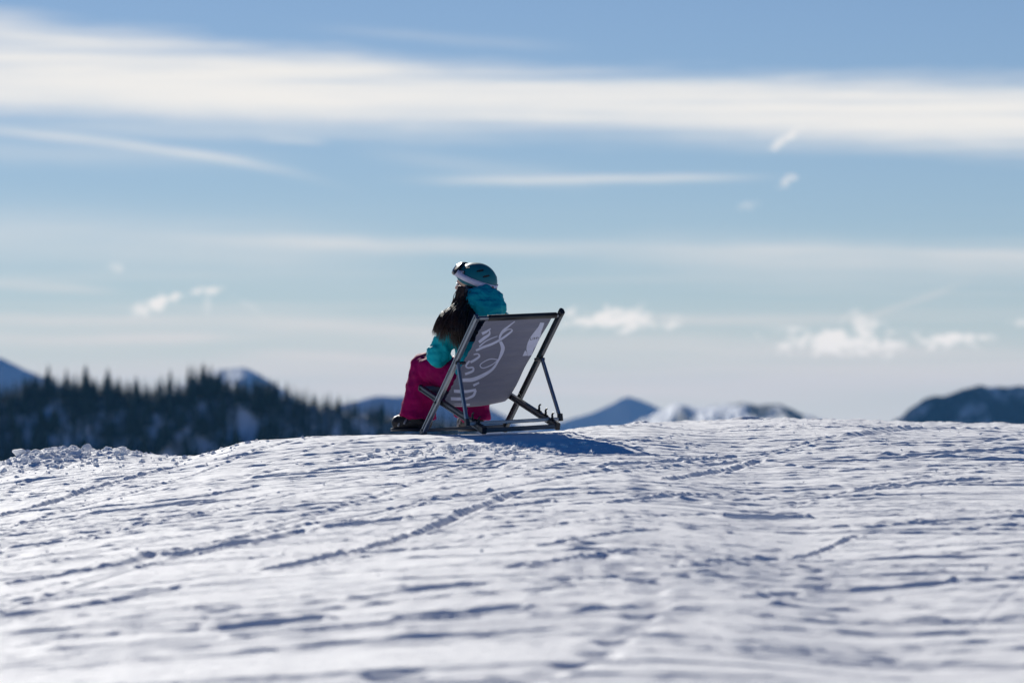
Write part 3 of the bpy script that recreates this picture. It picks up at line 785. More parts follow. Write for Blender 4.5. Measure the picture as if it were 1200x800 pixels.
def blob(name, vf, mats, parent, voxel, smooth=6, disp=None, midx=None, keep=None):
    """union of overlapping solids -> one continuous skin"""
    me = bpy.data.meshes.new(name); me.from_pydata([tuple(v) for v in vf[0]], [], [tuple(f) for f in vf[1]])
    o = link(bpy.data.objects.new('tmp', me))
    m = o.modifiers.new('r', 'REMESH'); m.mode = 'VOXEL'; m.voxel_size = voxel
    s = o.modifiers.new('s', 'SMOOTH'); s.factor = 0.5; s.iterations = smooth
    dg = bpy.context.evaluated_depsgraph_get()
    new = bpy.data.meshes.new_from_object(o.evaluated_get(dg))
    bpy.data.objects.remove(o); bpy.data.meshes.remove(me)
    new.name = name
    if disp:
        n = len(new.vertices); P = np.empty(n * 3, np.float32); new.vertices.foreach_get('co', P); P = P.reshape(-1, 3)
        Nn = np.empty(n * 3, np.float32); new.vertex_normals.foreach_get('vector', Nn); Nn = Nn.reshape(-1, 3)
        P = P + Nn * disp(P.astype(float))[:, None]
        new.vertices.foreach_set('co', P.reshape(-1).astype(np.float32)); new.update()
    new.materials.clear()
    for mt in (mats if isinstance(mats, (list, tuple)) else [mats]): new.materials.append(mt)
    if midx:
        n = len(new.polygons); C = np.empty(n * 3, np.float32); new.polygons.foreach_get('center', C)
        new.polygons.foreach_set('material_index', midx(C.reshape(-1, 3)).astype(np.int32))
    new.polygons.foreach_set('use_smooth', np.full(len(new.polygons), True))
    return link(bpy.data.objects.new(name, new), parent)

# --- head frame
HEAD = Vector((0.02, 0.317, 1.000)); HROT = Euler((R(4), R(-2), R(35.4)), 'XYZ').to_matrix()
def h(p):
    v = HROT @ Vector(p[:3]) + HEAD
    return (*v, *p[3:])
def hcap(a, b, ra, rb=None): return capsule(h(a), h(b), ra, rb)
def hf(p):   # skull and face sit a little forward in the helmet
    return h((p[0] * 1.04, p[1] * 1.06 + .022, p[2] * 1.06 - .004))
def fcap(a, b, ra, rb=None): return capsule(hf(a), hf(b), ra * 1.05, (ra if rb is None else rb) * 1.05)

# joints (right +x, forward +y, up +z in the seat's frame)
HIP = {-1: (-0.10, .235, .365), 1: (0.10, .235, .365)}
KNEE = {-1: (-0.205, .635, .440), 1: (0.17, .60, .430)}
ANK = {-1: (-0.225, .70, .105), 1: (0.155, .63, .105)}
TOE = {-1: (-0.33, .83, .035), 1: (0.16, .80, .035)}
SHO = {-1: (-0.165, .215, .770), 1: (0.145, .195, .745)}
ELB = {-1: (-0.262, .315, .510), 1: (0.235, .275, .480)}
WRI = {-1: (-0.105, .500, .475), 1: (0.050, .500, .475)}

def hand_parts(s):
    w = Vector(WRI[s]); f = (Vector((-s * 0.62, 0.78, -0.02))).normalized(); up = Vector((0, 0, 1)); side = f.cross(up).normalized()
    if s > 0: w = w + Vector((0, 0.01, .03))
    parts = [capsule(w - f * .03, w + f * .02, .026, .027)]
    pc = w + f * .05
    for k in range(4):
        parts.append(capsule(w + f * .015 + side * (k - 1.5) * .014, pc + f * .03 + side * (k - 1.5) * .019, .013, .012))
    for k, L in enumerate((.062, .074, .070, .054)):
        b = pc + f * .03 + side * (k - 1.5) * .0205
        j1 = b + (f * .9 - up * .30 + side * (k - 1.5) * .06).normalized() * L * .48
        j2 = j1 + (f * .62 - up * .75).normalized() * L * .32
        j3 = j2 + (f * .15 - up * .98).normalized() * L * .24
        parts.append(chain([(*b, .0098), (*j1, .0090), (*j2, .0082), (*j3, .0070)]))
    t0 = w + f * .015 - side * s * .026
    t1 = t0 + (f * .75 - side * s * .65).normalized() * .038; t2 = t1 + (f * .95 - side * s * .15 - up * .2).normalized() * .028
    parts.append(chain([(*t0, .015), (*t1, .0115), (*t2, .009)]))
    return join(*parts)

def build_body():
    P = [chain([(0, .18, .37, .105), (0, .135, .45, .105), (0, .16, .62, .115), (0, .20, .74, .085), (0.005, .245, .83, .055), (.012, .285, .92, .050)])]
    for s in (-1, 1):
        P.append(capsule((s * .07, .18, .37), (s * .075, .18, .70), .085, .075))
        P.append(chain([(s * .05, .205, .77, .06), (*SHO[s], .052), (*ELB[s], .040), (*WRI[s], .027)]))
        P.append(chain([(*HIP[s], .095), (*KNEE[s], .062), (*[(a * .55 + b * .45) for a, b in zip(KNEE[s], ANK[s])], .056), (*ANK[s], .042)]))
        P.append(chain([(ANK[s][0], ANK[s][1] - .02, .055, .036), (*Vector(ANK[s]).lerp(Vector(TOE[s]), .6)[:2], .040, .034), (*TOE[s][:2], .036, .026)]))
        P.append(hand_parts(s))
    # head
    P += [ico_pts(hf((0, -.012, .022)), .086, 3), ico_pts(hf((0, .02, .03)), .080, 3), fcap((0, .045, -.02), (0, .058, -.055), .052, .042),
          fcap((.045, .0, -.03), (.028, .06, -.090), .034, .020), fcap((-.045, .0, -.03), (-.028, .06, -.090), .034, .020),
          ico_pts(hf((0, .078, -.100)), .021), fcap((.03, .084, .012), (-.03, .084, .012), .013), fcap((.038, .062, -.030), (-.038, .062, -.030), .030),
          fcap((0, .094, .004), (0, .113, -.032), .008, .012), ico_pts(hf((.010, .103, -.036)), .009), ico_pts(hf((-.010, .103, -.036)), .009),
          fcap((.016, .088, -.062), (0, .096, -.060), .006, .008), fcap((-.016, .088, -.062), (0, .096, -.060), .006, .008), fcap((.013, .086, -.071), (-.013, .086, -.071), .008)]
    for s in (-1, 1):
        P.append(fcap((s * .083, -.012, -.002), (s * .081, -.016, -.040), .014, .010))
    b = blob('body', join(*P), [M_SKIN], person, .0065, 3)
    for s in (-1, 1):
        v, f = ico_pts(hf((s * .031, .086, -.006)), .0115, 3)
        e = mesh_from('eye', v, f, M_EYE, b, True)
    return b
build_body()

# --- ski trousers
def folds(scale, amp, seed, st=(1, 1, 1)):
    st = np.array(st)
    def d(P):
        q = P * st * scale
        a = pn3(q, seed); b = pn3(q * 2.3 + 4.0, seed + 3); c = np.abs(pn3(q * 1.4 + 9.0, seed + 8))
        return amp * (0.9 * a + 0.45 * b - 0.9 * c + 0.15)
    return d
def build_trousers():
    P = [capsule((-.07, .205, .375), (.07, .205, .375), .118, .118), capsule((0, .16, .40), (0, .15, .48), .12, .125)]
    for s in (-1, 1):
        k = KNEE[s]; a = ANK[s]
        m1 = [(x * .5 + y * .5) for x, y in zip(k, a)]
        P.append(chain([(*HIP[s], .112), (*[(x * .5 + y * .5) for x, y in zip(HIP[s], k)], .112), (*k, .098), (m1[0], m1[1], m1[2], .108), (a[0], a[1], .165, .118)]))
        P.append(tube([(a[0], a[1], .20), (a[0], a[1], .13), (a[0] - .003, a[1] + .004, .092)], [.108, .120, .128], 28))
    return blob('trousers', join(*P), M_PANT, person, .010, 3, folds(10, .020, 3, (1, 1, .9)))
build_trousers()

# --- jacket with black shoulder yoke
def build_jacket():
    P = [chain([(0, .160, .43, .135), (0, .135, .50, .138), (0, .155, .64, .150), (0, .195, .755, .110), (0, .24, .83, .085)])]
    for s in (-1, 1):
        P.append(capsule((s * .075, .165, .41), (s * .085, .175, .70), .118, .100))
        P.append(chain([(s * .05, .205, .765, .090), (*SHO[s], .082), (*[(a * .5 + b * .5) for a, b in zip(SHO[s], ELB[s])], .076), (*ELB[s], .080), (*[(a * .5 + b * .5) for a, b in zip(ELB[s], WRI[s])], .066), (*WRI[s], .046)]))
    def mi(C):
        x, y, z = C[:, 0], C[:, 1], C[:, 2]
        yoke = (z > .60) & (z < .86) & (y < .33) & (np.abs(x) < .17)
        side = (np.abs(x) < .10) & (y < .16) & (z > .50)
        return np.where(yoke | side, 1, 0)
    j = blob('jacket', join(*P), [M_TEAL, M_YOKE], person, .009, 3, folds(12, .018, 21, (1, 1, 1.5)), mi)
    # hood lying bunched round the neck
    q = [chain([(-.095, .235, .862, .050), (-.080, .19, .876, .062), (-.035, .145, .885, .070), (.045, .135, .890, .072), (.105, .20, .890, .068), (.115, .30, .870, .055)]),
         capsule((.0, .115, .830), (.07, .120, .835), .088, .084), capsule((-.02, .11, .80), (.05, .10, .79), .060, .062),
         chain([(-.06, .20, .925, .040), (.02, .155, .945, .040), (.09, .20, .94, .040)])]
    blob('hood', join(*q), M_TEAL, j, .008, 3, folds(15, .016, 41, (1, 1, 1.7)))
    return j
build_jacket()

# --- boots
for s in (-1, 1):
    a = ANK[s]; t = Vector(TOE[s]); hl = Vector((a[0], a[1], 0)) - (Vector((t.x, t.y, 0)) - Vector((a[0], a[1], 0))).normalized() * .045
    d = (Vector((t.x, t.y, 0)) - Vector((a[0], a[1], 0))).normalized(); sd = Vector((-d.y, d.x, 0))
    A0 = Vector((a[0], a[1], 0))
    vf = join(chain([(a[0], a[1], .17, .066), (a[0], a[1], .09, .068), (*(hl + Vector((0, 0, .062))), .060)]),
              chain([(*(A0 + Vector((0, 0, .07))), .062), (*(A0 + d * .09 + Vector((0, 0, .066))), .060), (*(A0 + d * .145 + Vector((0, 0, .060))), .054)]))
    bt = blob('boot', vf, M_BOOT, person, .007, 3, folds(30, .005, 60 + s))
    # sole
    pts = []
    for k in range(28):
        an_ = 2 * math.pi * k / 28; c, q = math.cos(an_), math.sin(an_)
        p = A0 + d * (.062 + .145 * c) + sd * (.056 * q * (1 - .12 * c))
        pts.append(p)
    V = [Vector((p.x, p.y, z)) for z in (0.000, 0.022) for p in pts]
    Fc = [(k, (k + 1) % 28, 28 + (k + 1) % 28, 28 + k) for k in range(28)] + [tuple(range(27, -1, -1)), tuple(range(28, 56))]
    put('sole', (V, Fc), M_BLK, bt, True)
    for kk, (u, zz, rr) in enumerate(((.075, .098, .066), (.125, .082, .056), (.02, .15, .073))):
        ring = []
        for k in range(17):
            an_ = math.pi * k / 16
            ring.append(A0 + d * (u - .02 * math.sin(an_)) + sd * (rr * math.cos(an_)) + Vector((0, 0, zz - .05 + .055 * math.sin(an_))))
        put('boot_strap', tube(ring, .0075, 8), M_BOOTG, bt, True)

# --- helmet and goggles
RX, RY, RZ = .120, .150, .132
HC = Vector((0, -.008, .010))
def hsurf(az, z, off=0.0):
    """point on the helmet: az from straight ahead (+ = right), z height in the helmet frame"""
    k = math.sqrt(max(0.0, 1 - (z / RZ) ** 2))
    n = Vector((math.sin(az) * k / RX, math.cos(az) * k / RY, z / RZ ** 2)).normalized()
    p = Vector((math.sin(az) * RX * k, math.cos(az) * RY * k, z)) + n * off
    return Vector(h(p + HC))
def build_helmet():
    nu, nv = 64, 22; V = []; Fc = []
    def zb(az):
        c = math.cos(az); t = max(0.0, min(1.0, (c + .15) / .9)); return -.024 + .054 * t * t if c > -.15 else -.024 - .042 * min(1, (-.15 - c) / .6)
    for off in (0.0, -.016):
        for i in range(nv + 1):
            for k in range(nu):
                az = 2 * math.pi * k / nu; z = zb(az); th = (i / nv); 
                zz = RZ * 0.9995 * math.cos(th * math.acos(max(-.999, z / RZ)))
                ridge = .004 * max(0, math.cos(az * 1.0)) * math.sin(th * math.pi) if off == 0 else 0
                V.append(hsurf(az, zz, off + ridge))
    m = (nv + 1) * nu
    for i in range(nv):
        for k in range(nu):
            a = i * nu + k; b = i * nu + (k + 1) % nu; c = b + nu; d = a + nu
            Fc.append((a, d, c, b)); Fc.append((m + a, m + b, m + c, m + d))
    for k in range(nu):
        a = nv * nu + k; b = nv * nu + (k + 1) % nu
        Fc.append((a, m + a, m + b, b))
    hm = mesh_from('helmet', V, Fc, M_HELM, person, True)
    def patch(name, spec, off, mat, parent, n=10, mth=4):
        """closed slab on the shell; spec(u,v)->(az,z) for u,v in -1..1 over a rounded outline"""
        V = []; Fc = []
        rings = [0.0] + [i / mth for i in range(1, mth + 1)]
        cnt = 40
        for lay, o in ((0, off), (1, off * .25 if off > 0.006 else 0.0005)):
            V.append(hsurf(*spec(0, 0), o))
            for r_ in rings[1:]:
                for k in range(cnt):
                    a = 2 * math.pi * k / cnt; c, s_ = math.cos(a), math.sin(a)
                    e = .55
                    u = math.copysign(abs(c) ** e, c) * r_; v = math.copysign(abs(s_) ** e, s_) * r_
                    V.append(hsurf(*spec(u, v), o * (1 - .25 * (r_ > .99) * (lay == 0))))
        tot = 1 + cnt * mth
        for L in (0, 1):
            b0 = L * tot
            for k in range(cnt):
                t_ = (b0, b0 + 1 + k, b0 + 1 + (k + 1) % cnt); Fc.append(t_ if L else t_[::-1])
                for r_ in range(mth - 1):
                    a = b0 + 1 + r_ * cnt + k; b = b0 + 1 + r_ * cnt + (k + 1) % cnt
                    q = (a, b, b + cnt, a + cnt); Fc.append(q[::-1] if L == 0 else q)
        for k in range(cnt):
            a = 1 + (mth - 1) * cnt + k; b = 1 + (mth - 1) * cnt + (k + 1) % cnt
            Fc.append((a, b, tot + b, tot + a))
        return mesh_from(name, V, Fc, mat, parent, True)
    # dark vents, one long pair on top and a badge plate on the left flank
    for s in (-1, 1):
        for (a0, z0, wa, wz_) in ((.35, .100, .20, .006), (1.25, .092, .20, .006), (2.2, .080, .22, .006), (2.5, .045, .20, .006)):
            patch('vent', lambda u, v, a0=a0, z0=z0, wa=wa, wz_=wz_: (s * a0 + u * wa, z0 + v * wz_ - u * .006), .0025, M_BLK, hm, mth=2)
    bad = patch('badge', lambda u, v: (-1.02 + u * .30, .060 + v * .018 + u * .004), .0035, M_BLK, hm, mth=3)
    # pale script squiggle on the badge
    sq = []
    for k in range(60):
        t = k / 59; sq.append(hsurf(-1.22 + t * .42, .060 + .010 * math.sin(t * 26) * (1 - .4 * t) + .006 * t, .0050))
    put('badge_script', tube(sq, .0016, 6), M_STRAP, bad, True)
    # ear pads
    for s in (-1, 1):
        vf = join(ico_pts(h((s * .084, .004, -.052)), (.025, .056, .050), 3))
        put('ear_pad', vf, M_BLK, hm, True)
        put('chin_strap', tube([h((s * .090, .01, -.085)), h((s * .075, .045, -.122)), h((s * .03, .080, -.146)), h((0, .086, -.149))], .006, 8), M_BLK, hm, True)
    # goggles parked on the front of the helmet
    g = patch('goggles', lambda u, v: (u * .80, .072 + v * .036 - .006 * u * u), .036, M_BLK, person, mth=5)
    patch('lens', lambda u, v: (u * .70, .072 + v * .028 - .006 * u * u), .0395, M_LENS, g, mth=5)
    # strap all the way round
    V = []; Fc = []; n = 72
    for k in range(n + 1):
        az = .70 + (2 * math.pi - 1.40) * k / n
        zc = .017 + .050 * math.cos(az); hw = .0195
        for (dz, off) in ((hw, .0065), (-hw, .0065), (-hw, .002), (hw, .002)):
            V.append(hsurf(az, zc + dz, off + (.026 * max(0, (math.cos(az) - .45) / .55) if True else 0)))
    for k in range(n):
        for i in range(4):
            a = k * 4 + i; b = k * 4 + (i + 1) % 4
            Fc.append((a, b, b + 4, a + 4))
    Fc += [(3, 2, 1, 0), (n * 4, n * 4 + 1, n * 4 + 2, n * 4 + 3)]
    st = mesh_from('goggle_strap', V, Fc, M_STRAP, g, True)
    patch('strap_clip', lambda u, v: (math.pi + .30 + u * .10, -.046 + v * .026), .013, M_RED, hm, mth=2)
    patch('strap_buckle', lambda u, v: (math.pi - .12 + u * .07, -.050 + v * .020), .012, M_BOOTG, hm, mth=2)
build_helmet()

# --- long hair over the left shoulder
def build_hair():
    V = []; Fc = []
    cy, sy = math.cos(YAW), math.sin(YAW)
    def loc(px, py, Y):
        X = wx(px, Y) - CX; dY = Y - CHAIR_Y
        return Vector((X * cy + dY * sy, -X * sy + dY * cy, wz(py, Y)))
    rs = random.Random(5)
    locks = [(rs.random(), rs.random(), rs.gauss(0, 1.3), rs.gauss(0, .012)) for _ in range(30)]
    for k in range(720):
        tc, lc, oc, dc = locks[k % 30]         # strands gather into locks towards the tips
        t = min(1, max(0, tc + rs.gauss(0, .07)))   # 0: outer left ... 1: inner right
        te = tc + (t - tc) * .35
        dep = rs.gauss(0, .022)
        e = rs.gauss(0, 1.6)
        root = (540.5 + 11 * t + rs.gauss(0, 1.2), 345 + rs.gauss(0, 3) + 4 * t)
        p1 = (532.5 + 17 * t + e * .5, 358 + rs.gauss(0, 2))
        p2 = (517.5 + 27 * t + e * .9, 371 + rs.gauss(0, 2))
        p3 = (510.5 + oc * .6 + 33 * (t * .5 + te * .5) + e * .8, 382 + 8 * t + rs.gauss(0, 2))
        ln = (lc * .75 + rs.random() * .45)
        p4 = (508.5 + oc * 1.6 + 37 * te + e * .7 + rs.gauss(0, .8), 386 + rs.gauss(0, 2) + ln * (4 + 25 * t ** .8) + 1)
        Yb = [25.86, 25.79, 25.70, 25.675, 25.69]
        pts = [loc(p[0], p[1], y + dc + dep * (.5 + .5 * i / 4) - .012 * math.sin(3.14 * t)) for i, (p, y) in enumerate(zip((root, p1, p2, p3, p4), Yb))]
        P = catmull(np.array([tuple(p) for p in pts]), 4)
        r0 = rs.uniform(.0014, .0036)
        rad = [r0 * (1 - .9 * (i / (len(P) - 1)) ** 2.5) for i in range(len(P))]
        v, f = tube([Vector(p) for p in P], rad, 5)
        o = len(V); V += v; Fc += [tuple(i + o for i in q) for q in f]
    for k in range(150):                      # short lock in front of the ear
        t = rs.random()
        q = [(537.5 + 8 * t + rs.gauss(0, .6), 334 + 3 * t), (534.5 + 9 * t + rs.gauss(0, .8), 344 + rs.gauss(0, 1)), (531.5 + 11 * t + rs.gauss(0, 1), 353 + rs.gauss(0, 2)), (527 + 13 * t + rs.gauss(0, 1.5), 362 + rs.gauss(0, 3))]
        P = catmull(np.array([tuple(loc(p[0], p[1], y + rs.gauss(0, .006))) for p, y in zip(q, (25.80, 25.795, 25.79, 25.775))]), 4)
        r0 = rs.uniform(.0014, .003)
        v, f = tube([Vector(p) for p in P], [r0] * (len(P) - 1) + [r0 * .3], 5)
        o = len(V); V += v; Fc += [tuple(i + o for i in q_) for q_ in f]
    # cap of hair under the helmet, nape and temple
    cap = [hcap((-.05, -.05, -.045), (-.062, -.015, -.085), .050, .040), hcap((.04, -.06, -.05), (-.04, -.07, -.075), .052, .050), hcap((-.06, .01, -.05), (-.065, .0, -.10), .030, .028)]
    for vf in cap:
        o = len(V); V += list(vf[0]); Fc += [tuple(i + o for i in q) for q in vf[1]]
    mesh_from('hair', V, Fc, M_HAIR, person, True)
build_hair()

# ================================================================== FAR TERRAIN
def ridge(name, D, prof, slope, back, mat, label, noise=(0, 60), depth=900, cols=420, rows=90, floor=-300, gully=0.25, cat='mountain', seed=0, ridged=1.0):
    """mountain whose skyline, seen from here, runs through prof (reference pixels); falls towards us and away"""
    pa = np.array(prof, float)
    px = np.linspace(pa[0, 0], pa[-1, 0], cols)
    X = wx(px, D)
    hgt = wz(np.interp(px, pa[:, 0], pa[:, 1]), D)
    amp, wl = noise
    hgt = hgt + amp * fbm(X / wl, X * 0 + seed, seed, 5)
    t = np.concatenate([-np.linspace(1, 0, 30, endpoint=False) ** 1.6 * depth * .6, np.linspace(0, 1, rows) ** 1.5 * depth])
    Xg, Tg = np.meshgrid(X, t)
    H = np.repeat(hgt[None, :], len(t), 0)
    fall = np.where(Tg > 0, slope * Tg, -back * Tg)
    gl = ridged * np.abs(fbm(Xg / (wl * 1.2), Tg / (wl * 4) + 5, seed + 9, 5)) * 2 - .5
    Z = H - fall - gully * wl * gl * np.clip(np.abs(Tg) / (wl * 2), 0, 1.2)
    Z = np.maximum(Z, floor - 5)
    P = np.stack([Xg, D - Tg, Z], -1)
    o = grid_mesh(name, P[:, ::-1], mat)
    tag(o, label, cat, kind='structure')
    return (px, X, hgt)

M_CONE = mountain_mat('snow_peak', (0.06, 0.065, 0.075), 1 / 90, .30, .42)
M_RIDGE = mountain_mat('snow_ridge_with_rock', (0.05, 0.056, 0.078), 1 / 60, .40, .54)
M_MESA = mountain_mat('rock_and_forest_slope', (0.040, 0.050, 0.078), 1 / 40, .44, .70, .8)
M_LEFT = mountain_mat('snow_fell', (0.05, 0.055, 0.06), 1 / 80, .33, .46)
M_HILL = mountain_mat('wooded_snow_hill', (0.035, 0.045, 0.050), 1 / 16, .36, .56)
ridge('mountain', 6500, [(420, 520), (560, 512), (640, 499), (680, 488), (706, 477), (726, 468), (737, 465), (750, 468), (768, 476), (800, 490), (860, 506), (980, 530)], .78, .5, M_CONE, 'blue shaded snow cone just right of the deck chair', (5, 60), gully=.16, seed=3)
ridge('mountain', 5200, [(660, 522), (740, 497), (768, 483), (790, 476), (802, 474), (816, 478), (842, 474), (862, 472), (880, 472), (897, 474), (915, 475), (935, 481), (965, 493), (1020, 512), (1100, 530)], .27, .5, M_RIDGE, 'low ridge with bright sunlit snow between the cone and the dark massif', (6, 34), gully=.36, seed=21)
ridge('mountain', 4300, [(960, 535), (1030, 505), (1056, 489), (1066, 477), (1082, 468), (1108, 463), (1130, 455), (1144, 452), (1165, 451), (1185, 453), (1205, 453), (1260, 448), (1340, 455), (1480, 480), (1600, 520)], .85, .4, M_MESA, 'dark blue rocky massif with a flat top at the right edge', (5, 40), gully=.30, seed=33)
ridge('mountain', 4600, [(-500, 500), (-300, 455), (-160, 425), (-70, 412), (-30, 413), (0, 419), (22, 429), (45, 440), (80, 455), (140, 480), (240, 520)], .50, .5, M_LEFT, 'shaded snowy mountain shoulder at the left edge above the spruces', (4, 50), gully=.18, seed=45)
ridge('mountain', 5600, [(120, 500), (200, 455), (235, 438), (262, 432), (284, 430), (300, 436), (318, 447), (340, 462), (390, 490), (460, 520)], .42, .5, M_LEFT, 'rounded snowy summit peeping over the spruce ridge', (4, 50), gully=.25, seed=51)
ridge('mountain', 3000, [(300, 500), (380, 478), (415, 470), (440, 464), (465, 465), (500, 466), (540, 468), (570, 474), (590, 486), (610, 500), (680, 530)], .62, .5, M_LEFT, 'low blue snow ridge behind the seated person and the chair legs', (3, 40), gully=.2, seed=63)

def valley():
    g = np.concatenate([-np.geomspace(9000, 60, 40), [0], np.geomspace(60, 9000, 40)])
    X, Y = np.meshgrid(g, g)
    Z = -300 + 12 * fbm(X / 700, Y / 700, 77, 4) * np.clip(np.hypot(X, Y) / 300, 0, 1)
    o = grid_mesh('valley_ground', np.stack([X, Y, Z], -1), mountain_mat('snowy_valley', (0.05, 0.06, 0.06), 1 / 120, .40, .60, 1.0))
    tag(o, 'snowy wooded valley floor far below the crest', 'valley', kind='structure')
valley()

# wooded hill on the left
HD = 1500.0
HPROF = [(-500, 470), (-300, 455), (-120, 462), (-40, 466), (0, 467), (40, 462), (90, 463), (130, 464), (165, 467), (190, 465), (225, 461), (255, 461), (285, 463), (312, 466), (340, 471), (370, 478), (410, 484), (450, 489), (520, 497), (600, 508), (720, 530)]
hp = np.array(HPROF, float)
HS = 0.62
def hill_z(X, t):
    px = 600 + F * X / HD
    hgt = wz(np.interp(px, hp[:, 0], hp[:, 1]), HD)
    fall = np.where(t > 0, HS * t, -0.45 * t)
    return hgt - fall + 2.2 * fbm(X / 22, t / 30, 5, 4) * np.clip(np.abs(t) / 15, 0.15, 1)
def hill():
    X = np.linspace(wx(-480, HD), wx(700, HD), 420)
    t = np.concatenate([np.linspace(-160, 0, 40, endpoint=False), np.linspace(0, 560, 190)])
    Xg, Tg = np.meshgrid(X, t)
    Z = np.maximum(hill_z(Xg, Tg), -305)
    o = grid_mesh('hill', np.stack([Xg, HD - Tg, Z], -1)[:, ::-1], M_HILL)
    tag(o, 'snowy hillside under the dark spruce wood at the left', 'hill', kind='structure')
hill()

M_NEEDLE = simple('spruce_needles', (0.018, 0.034, 0.024), 0.8, var=.3, varscale=.6)
M_NEEDLE2 = simple('frosted_spruce_needles', (0.045, 0.062, 0.060), 0.8, var=.3, varscale=.6)
M_TRUNK = simple('spruce_bark', (0.05, 0.035, 0.025), 0.9, var=.2, varscale=2)
def spruce_geo(seed, Hh=10.0, levels=16, per=9, wid=.19):
    rs = random.Random(seed); V = []; Fc = []; MI = []
    v, f = tube([(0, 0, -.5), (0, 0, Hh * .5), (0, 0, Hh * .97)], [Hh * .017, Hh * .010, .01], 6)
    V += [tuple(p) for p in v]; Fc += f; MI += [1] * len(f)
    for L in range(levels):
        q = L / (levels - 1); z = Hh * (.08 + .90 * q)
        rad = Hh * wid * (1 - q) ** .85 * rs.uniform(.75, 1.15) + .10
        n = max(4, int(per * (1 - .5 * q)))
        a0 = rs.random() * 6.28
        for k in range(n):
            a = a0 + 6.283 * k / n + rs.gauss(0, .2); r = rad * rs.uniform(.6, 1.2)
            d = Vector((math.cos(a), math.sin(a), 0)); sd = Vector((-d.y, d.x, 0))
            w = r * rs.uniform(.30, .46); dr = r * rs.uniform(.25, .55)
            zz = z + rs.gauss(0, .02 * Hh)
            p0 = Vector((0, 0, zz + .05 * Hh)); p1 = d * r * .55 + sd * w + Vector((0, 0, zz - dr * .45)); p2 = d * r + Vector((0, 0, zz - dr)); p3 = d * r * .55 - sd * w + Vector((0, 0, zz - dr * .45))
            p4 = d * r * .5 + Vector((0, 0, zz - dr * .2 + .02 * Hh))
            o = len(V); V += [tuple(p) for p in (p0, p1, p2, p3, p4)]
            Fc += [(o, o + 1, o + 4), (o + 1, o + 2, o + 4), (o + 2, o + 3, o + 4), (o + 3, o, o + 4), (o, o + 3, o + 2), (o, o + 2, o + 1)]
            MI += [2 if rs.random() < .18 else 0] * 6
    return V, Fc, MI
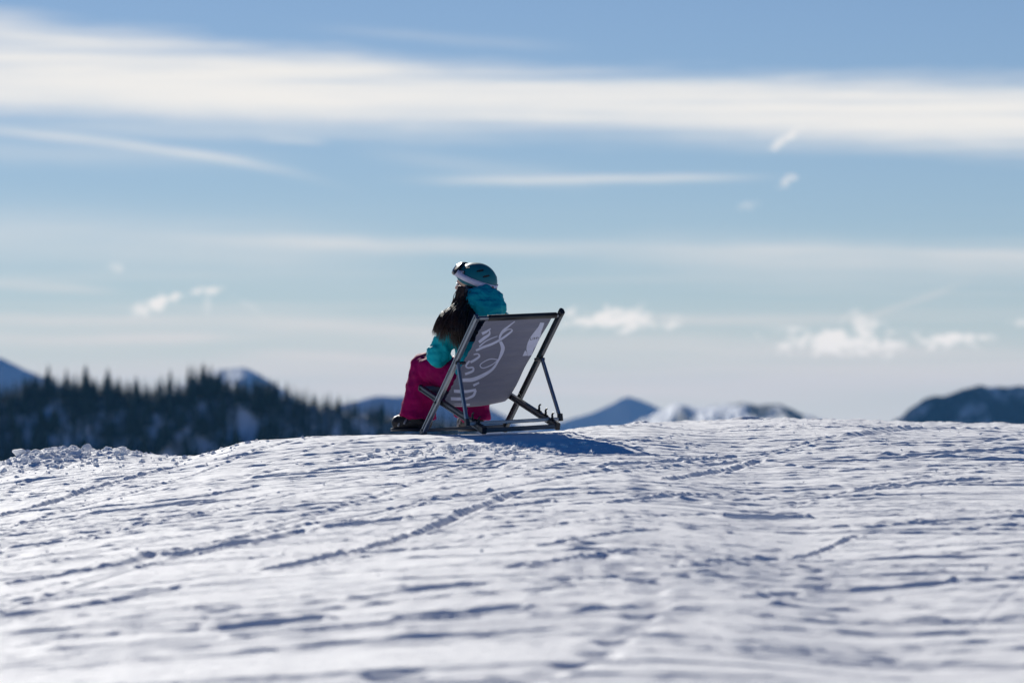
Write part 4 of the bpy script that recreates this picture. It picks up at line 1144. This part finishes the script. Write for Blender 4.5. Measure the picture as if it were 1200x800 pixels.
def build_trees():
    metas = []
    for k, (wid, per) in enumerate(((.29, 11), (.24, 10), (.33, 12), (.27, 11))):
        V, Fc, MI = spruce_geo(100 + k, wid=wid, per=per)
        o = mesh_from('spruce_tree', V, Fc, [M_NEEDLE, M_TRUNK, M_NEEDLE2], None, False, MI)
        metas.append(o.data); bpy.data.objects.remove(o)
    rng = np.random.default_rng(4)
    spots = []
    def tryadd(px, t, hgt, mind):
        X = wx(px, HD)
        for (x2, t2, *_r) in spots:
            if (x2 - X) ** 2 + (t2 - t) ** 2 < mind * mind: return
        spots.append((X, t, hgt))
    # skyline trees, tallest first: px of the marked tips in the photograph
    for px, hh in ((18, 7), (38, 9), (57, 12), (66, 10), (78, 11), (87, 10), (101, 13), (112, 9), (125, 12), (140, 9), (150, 8), (158, 9), (172, 7), (184, 8), (200, 12), (210, 9), (219, 12), (228, 13.5), (238, 12),
                   (246, 11), (256, 10), (266, 9), (276, 9), (286, 9), (298, 9.5), (312, 8), (325, 9), (338, 8), (350, 8), (366, 7.5), (382, 7), (398, 7), (415, 6.5), (432, 6), (450, 6), (475, 5.5), (500, 5)):
        tryadd(px + rng.normal(0, 1), rng.uniform(-2, 3), hh * rng.uniform(.92, 1.08), .5)
    n_try = 0
    while len(spots) < 1700 and n_try < 60000:
        n_try += 1
        px = rng.uniform(-130, 560); t = rng.uniform(-14, 78) if rng.random() < .75 else rng.uniform(-8, 14)
        X = wx(px, HD)
        dens = pn(X / 15 + 3.3, t / 26 + 1.7, 8)
        if t > 9 and dens > .25: continue
        hh = rng.uniform(5.5, 10.5) * (0.88 if px > 330 else 1) * (0.75 if t < 0 else 1)
        tryadd(px, t, hh, 1.9)
    # individuals: the 290 nearest the eye or the skyline; the rest is wood
    order = sorted(range(len(spots)), key=lambda i: (0 if i < 37 else 1, 0 if -120 < 600 + F * spots[i][0] / HD < 470 and spots[i][1] > -6 else 1, -spots[i][2]))
    rest = []
    for n, i in enumerate(order):
        X, t, hh = spots[i]; z = float(hill_z(np.array(X), np.array(t))) - .2
        if n < 290:
            o = bpy.data.objects.new('spruce_tree', metas[rng.integers(0, 4)])
            o.location = (X, HD - t, z); s = hh / 10; o.scale = (s * rng.uniform(.9, 1.25), s * rng.uniform(.9, 1.25), s); o.rotation_euler = (0, 0, rng.uniform(0, 6.28))
            link(o); tag(o, 'dark spruce tree in the wood on the snowy hillside', 'tree', 'spruce trees on the far hillside')
        else: rest.append((X, HD - t, z, hh / 10))
    V = []; Fc = []; MI = []
    g = spruce_geo(300, levels=11, per=7, wid=.2); B = np.array(g[0])
    for (x, y, z, s) in rest:
        a = rng.uniform(0, 6.28); c, q = math.cos(a) * s, math.sin(a) * s
        o = len(V); V += list(np.stack([B[:, 0] * c - B[:, 1] * q + x, B[:, 0] * q + B[:, 1] * c + y, B[:, 2] * s + z], 1))
        Fc += [tuple(i + o for i in f) for f in g[1]]; MI += g[2]
    if rest:
        o = mesh_from('forest', V, Fc, [M_NEEDLE, M_TRUNK, M_NEEDLE2], None, False, MI)
        tag(o, 'dark mass of spruces filling the far hillside', 'forest', kind='stuff')
build_trees()

# ================================================================== AIR
def build_haze():
    bm = bmesh.new(); bmesh.ops.create_cube(bm, size=1)
    me = bpy.data.meshes.new('haze'); bm.to_mesh(me); bm.free()
    o = bpy.data.objects.new('haze', me); link(o)
    o.scale = (18200, 18200, 440); o.location = (0, 0, -330 + 220)
    m = bpy.data.materials.new('air'); m.use_nodes = True; nt = m.node_tree
    nt.nodes.remove(nt.nodes['Principled BSDF'])
    pv = nt.nodes.new('ShaderNodeVolumePrincipled'); pv.inputs['Density'].default_value = HAZE; pv.inputs['Color'].default_value = (0.16, 0.52, 1.0, 1)
    pv.inputs['Anisotropy'].default_value = 0.0
    nt.links.new(pv.outputs[0], nt.nodes['Material Output'].inputs['Volume'])
    me.materials.append(m)
    tag(o, 'thin bluish mountain air between the crest and the far ranges', 'haze', kind='stuff')
HAZE = 4.0e-5
build_haze()

# ================================================================== RENDER SETTINGS
SC.view_settings.view_transform = 'Standard'; SC.view_settings.look = 'None'
SC.view_settings.exposure = 0.27; SC.view_settings.gamma = 1.0; SC.view_settings.use_curve_mapping = False
SC.render.engine = 'CYCLES'
c = SC.cycles
c.max_bounces = 6; c.diffuse_bounces = 3; c.glossy_bounces = 3; c.transmission_bounces = 2; c.volume_bounces = 0; c.transparent_max_bounces = 8
c.use_adaptive_sampling = True; c.adaptive_threshold = 0.01
c.sample_clamp_indirect = 6.0
try:
    c.use_denoising = True; c.denoiser = 'OPENIMAGEDENOISE'
except Exception:
    pass
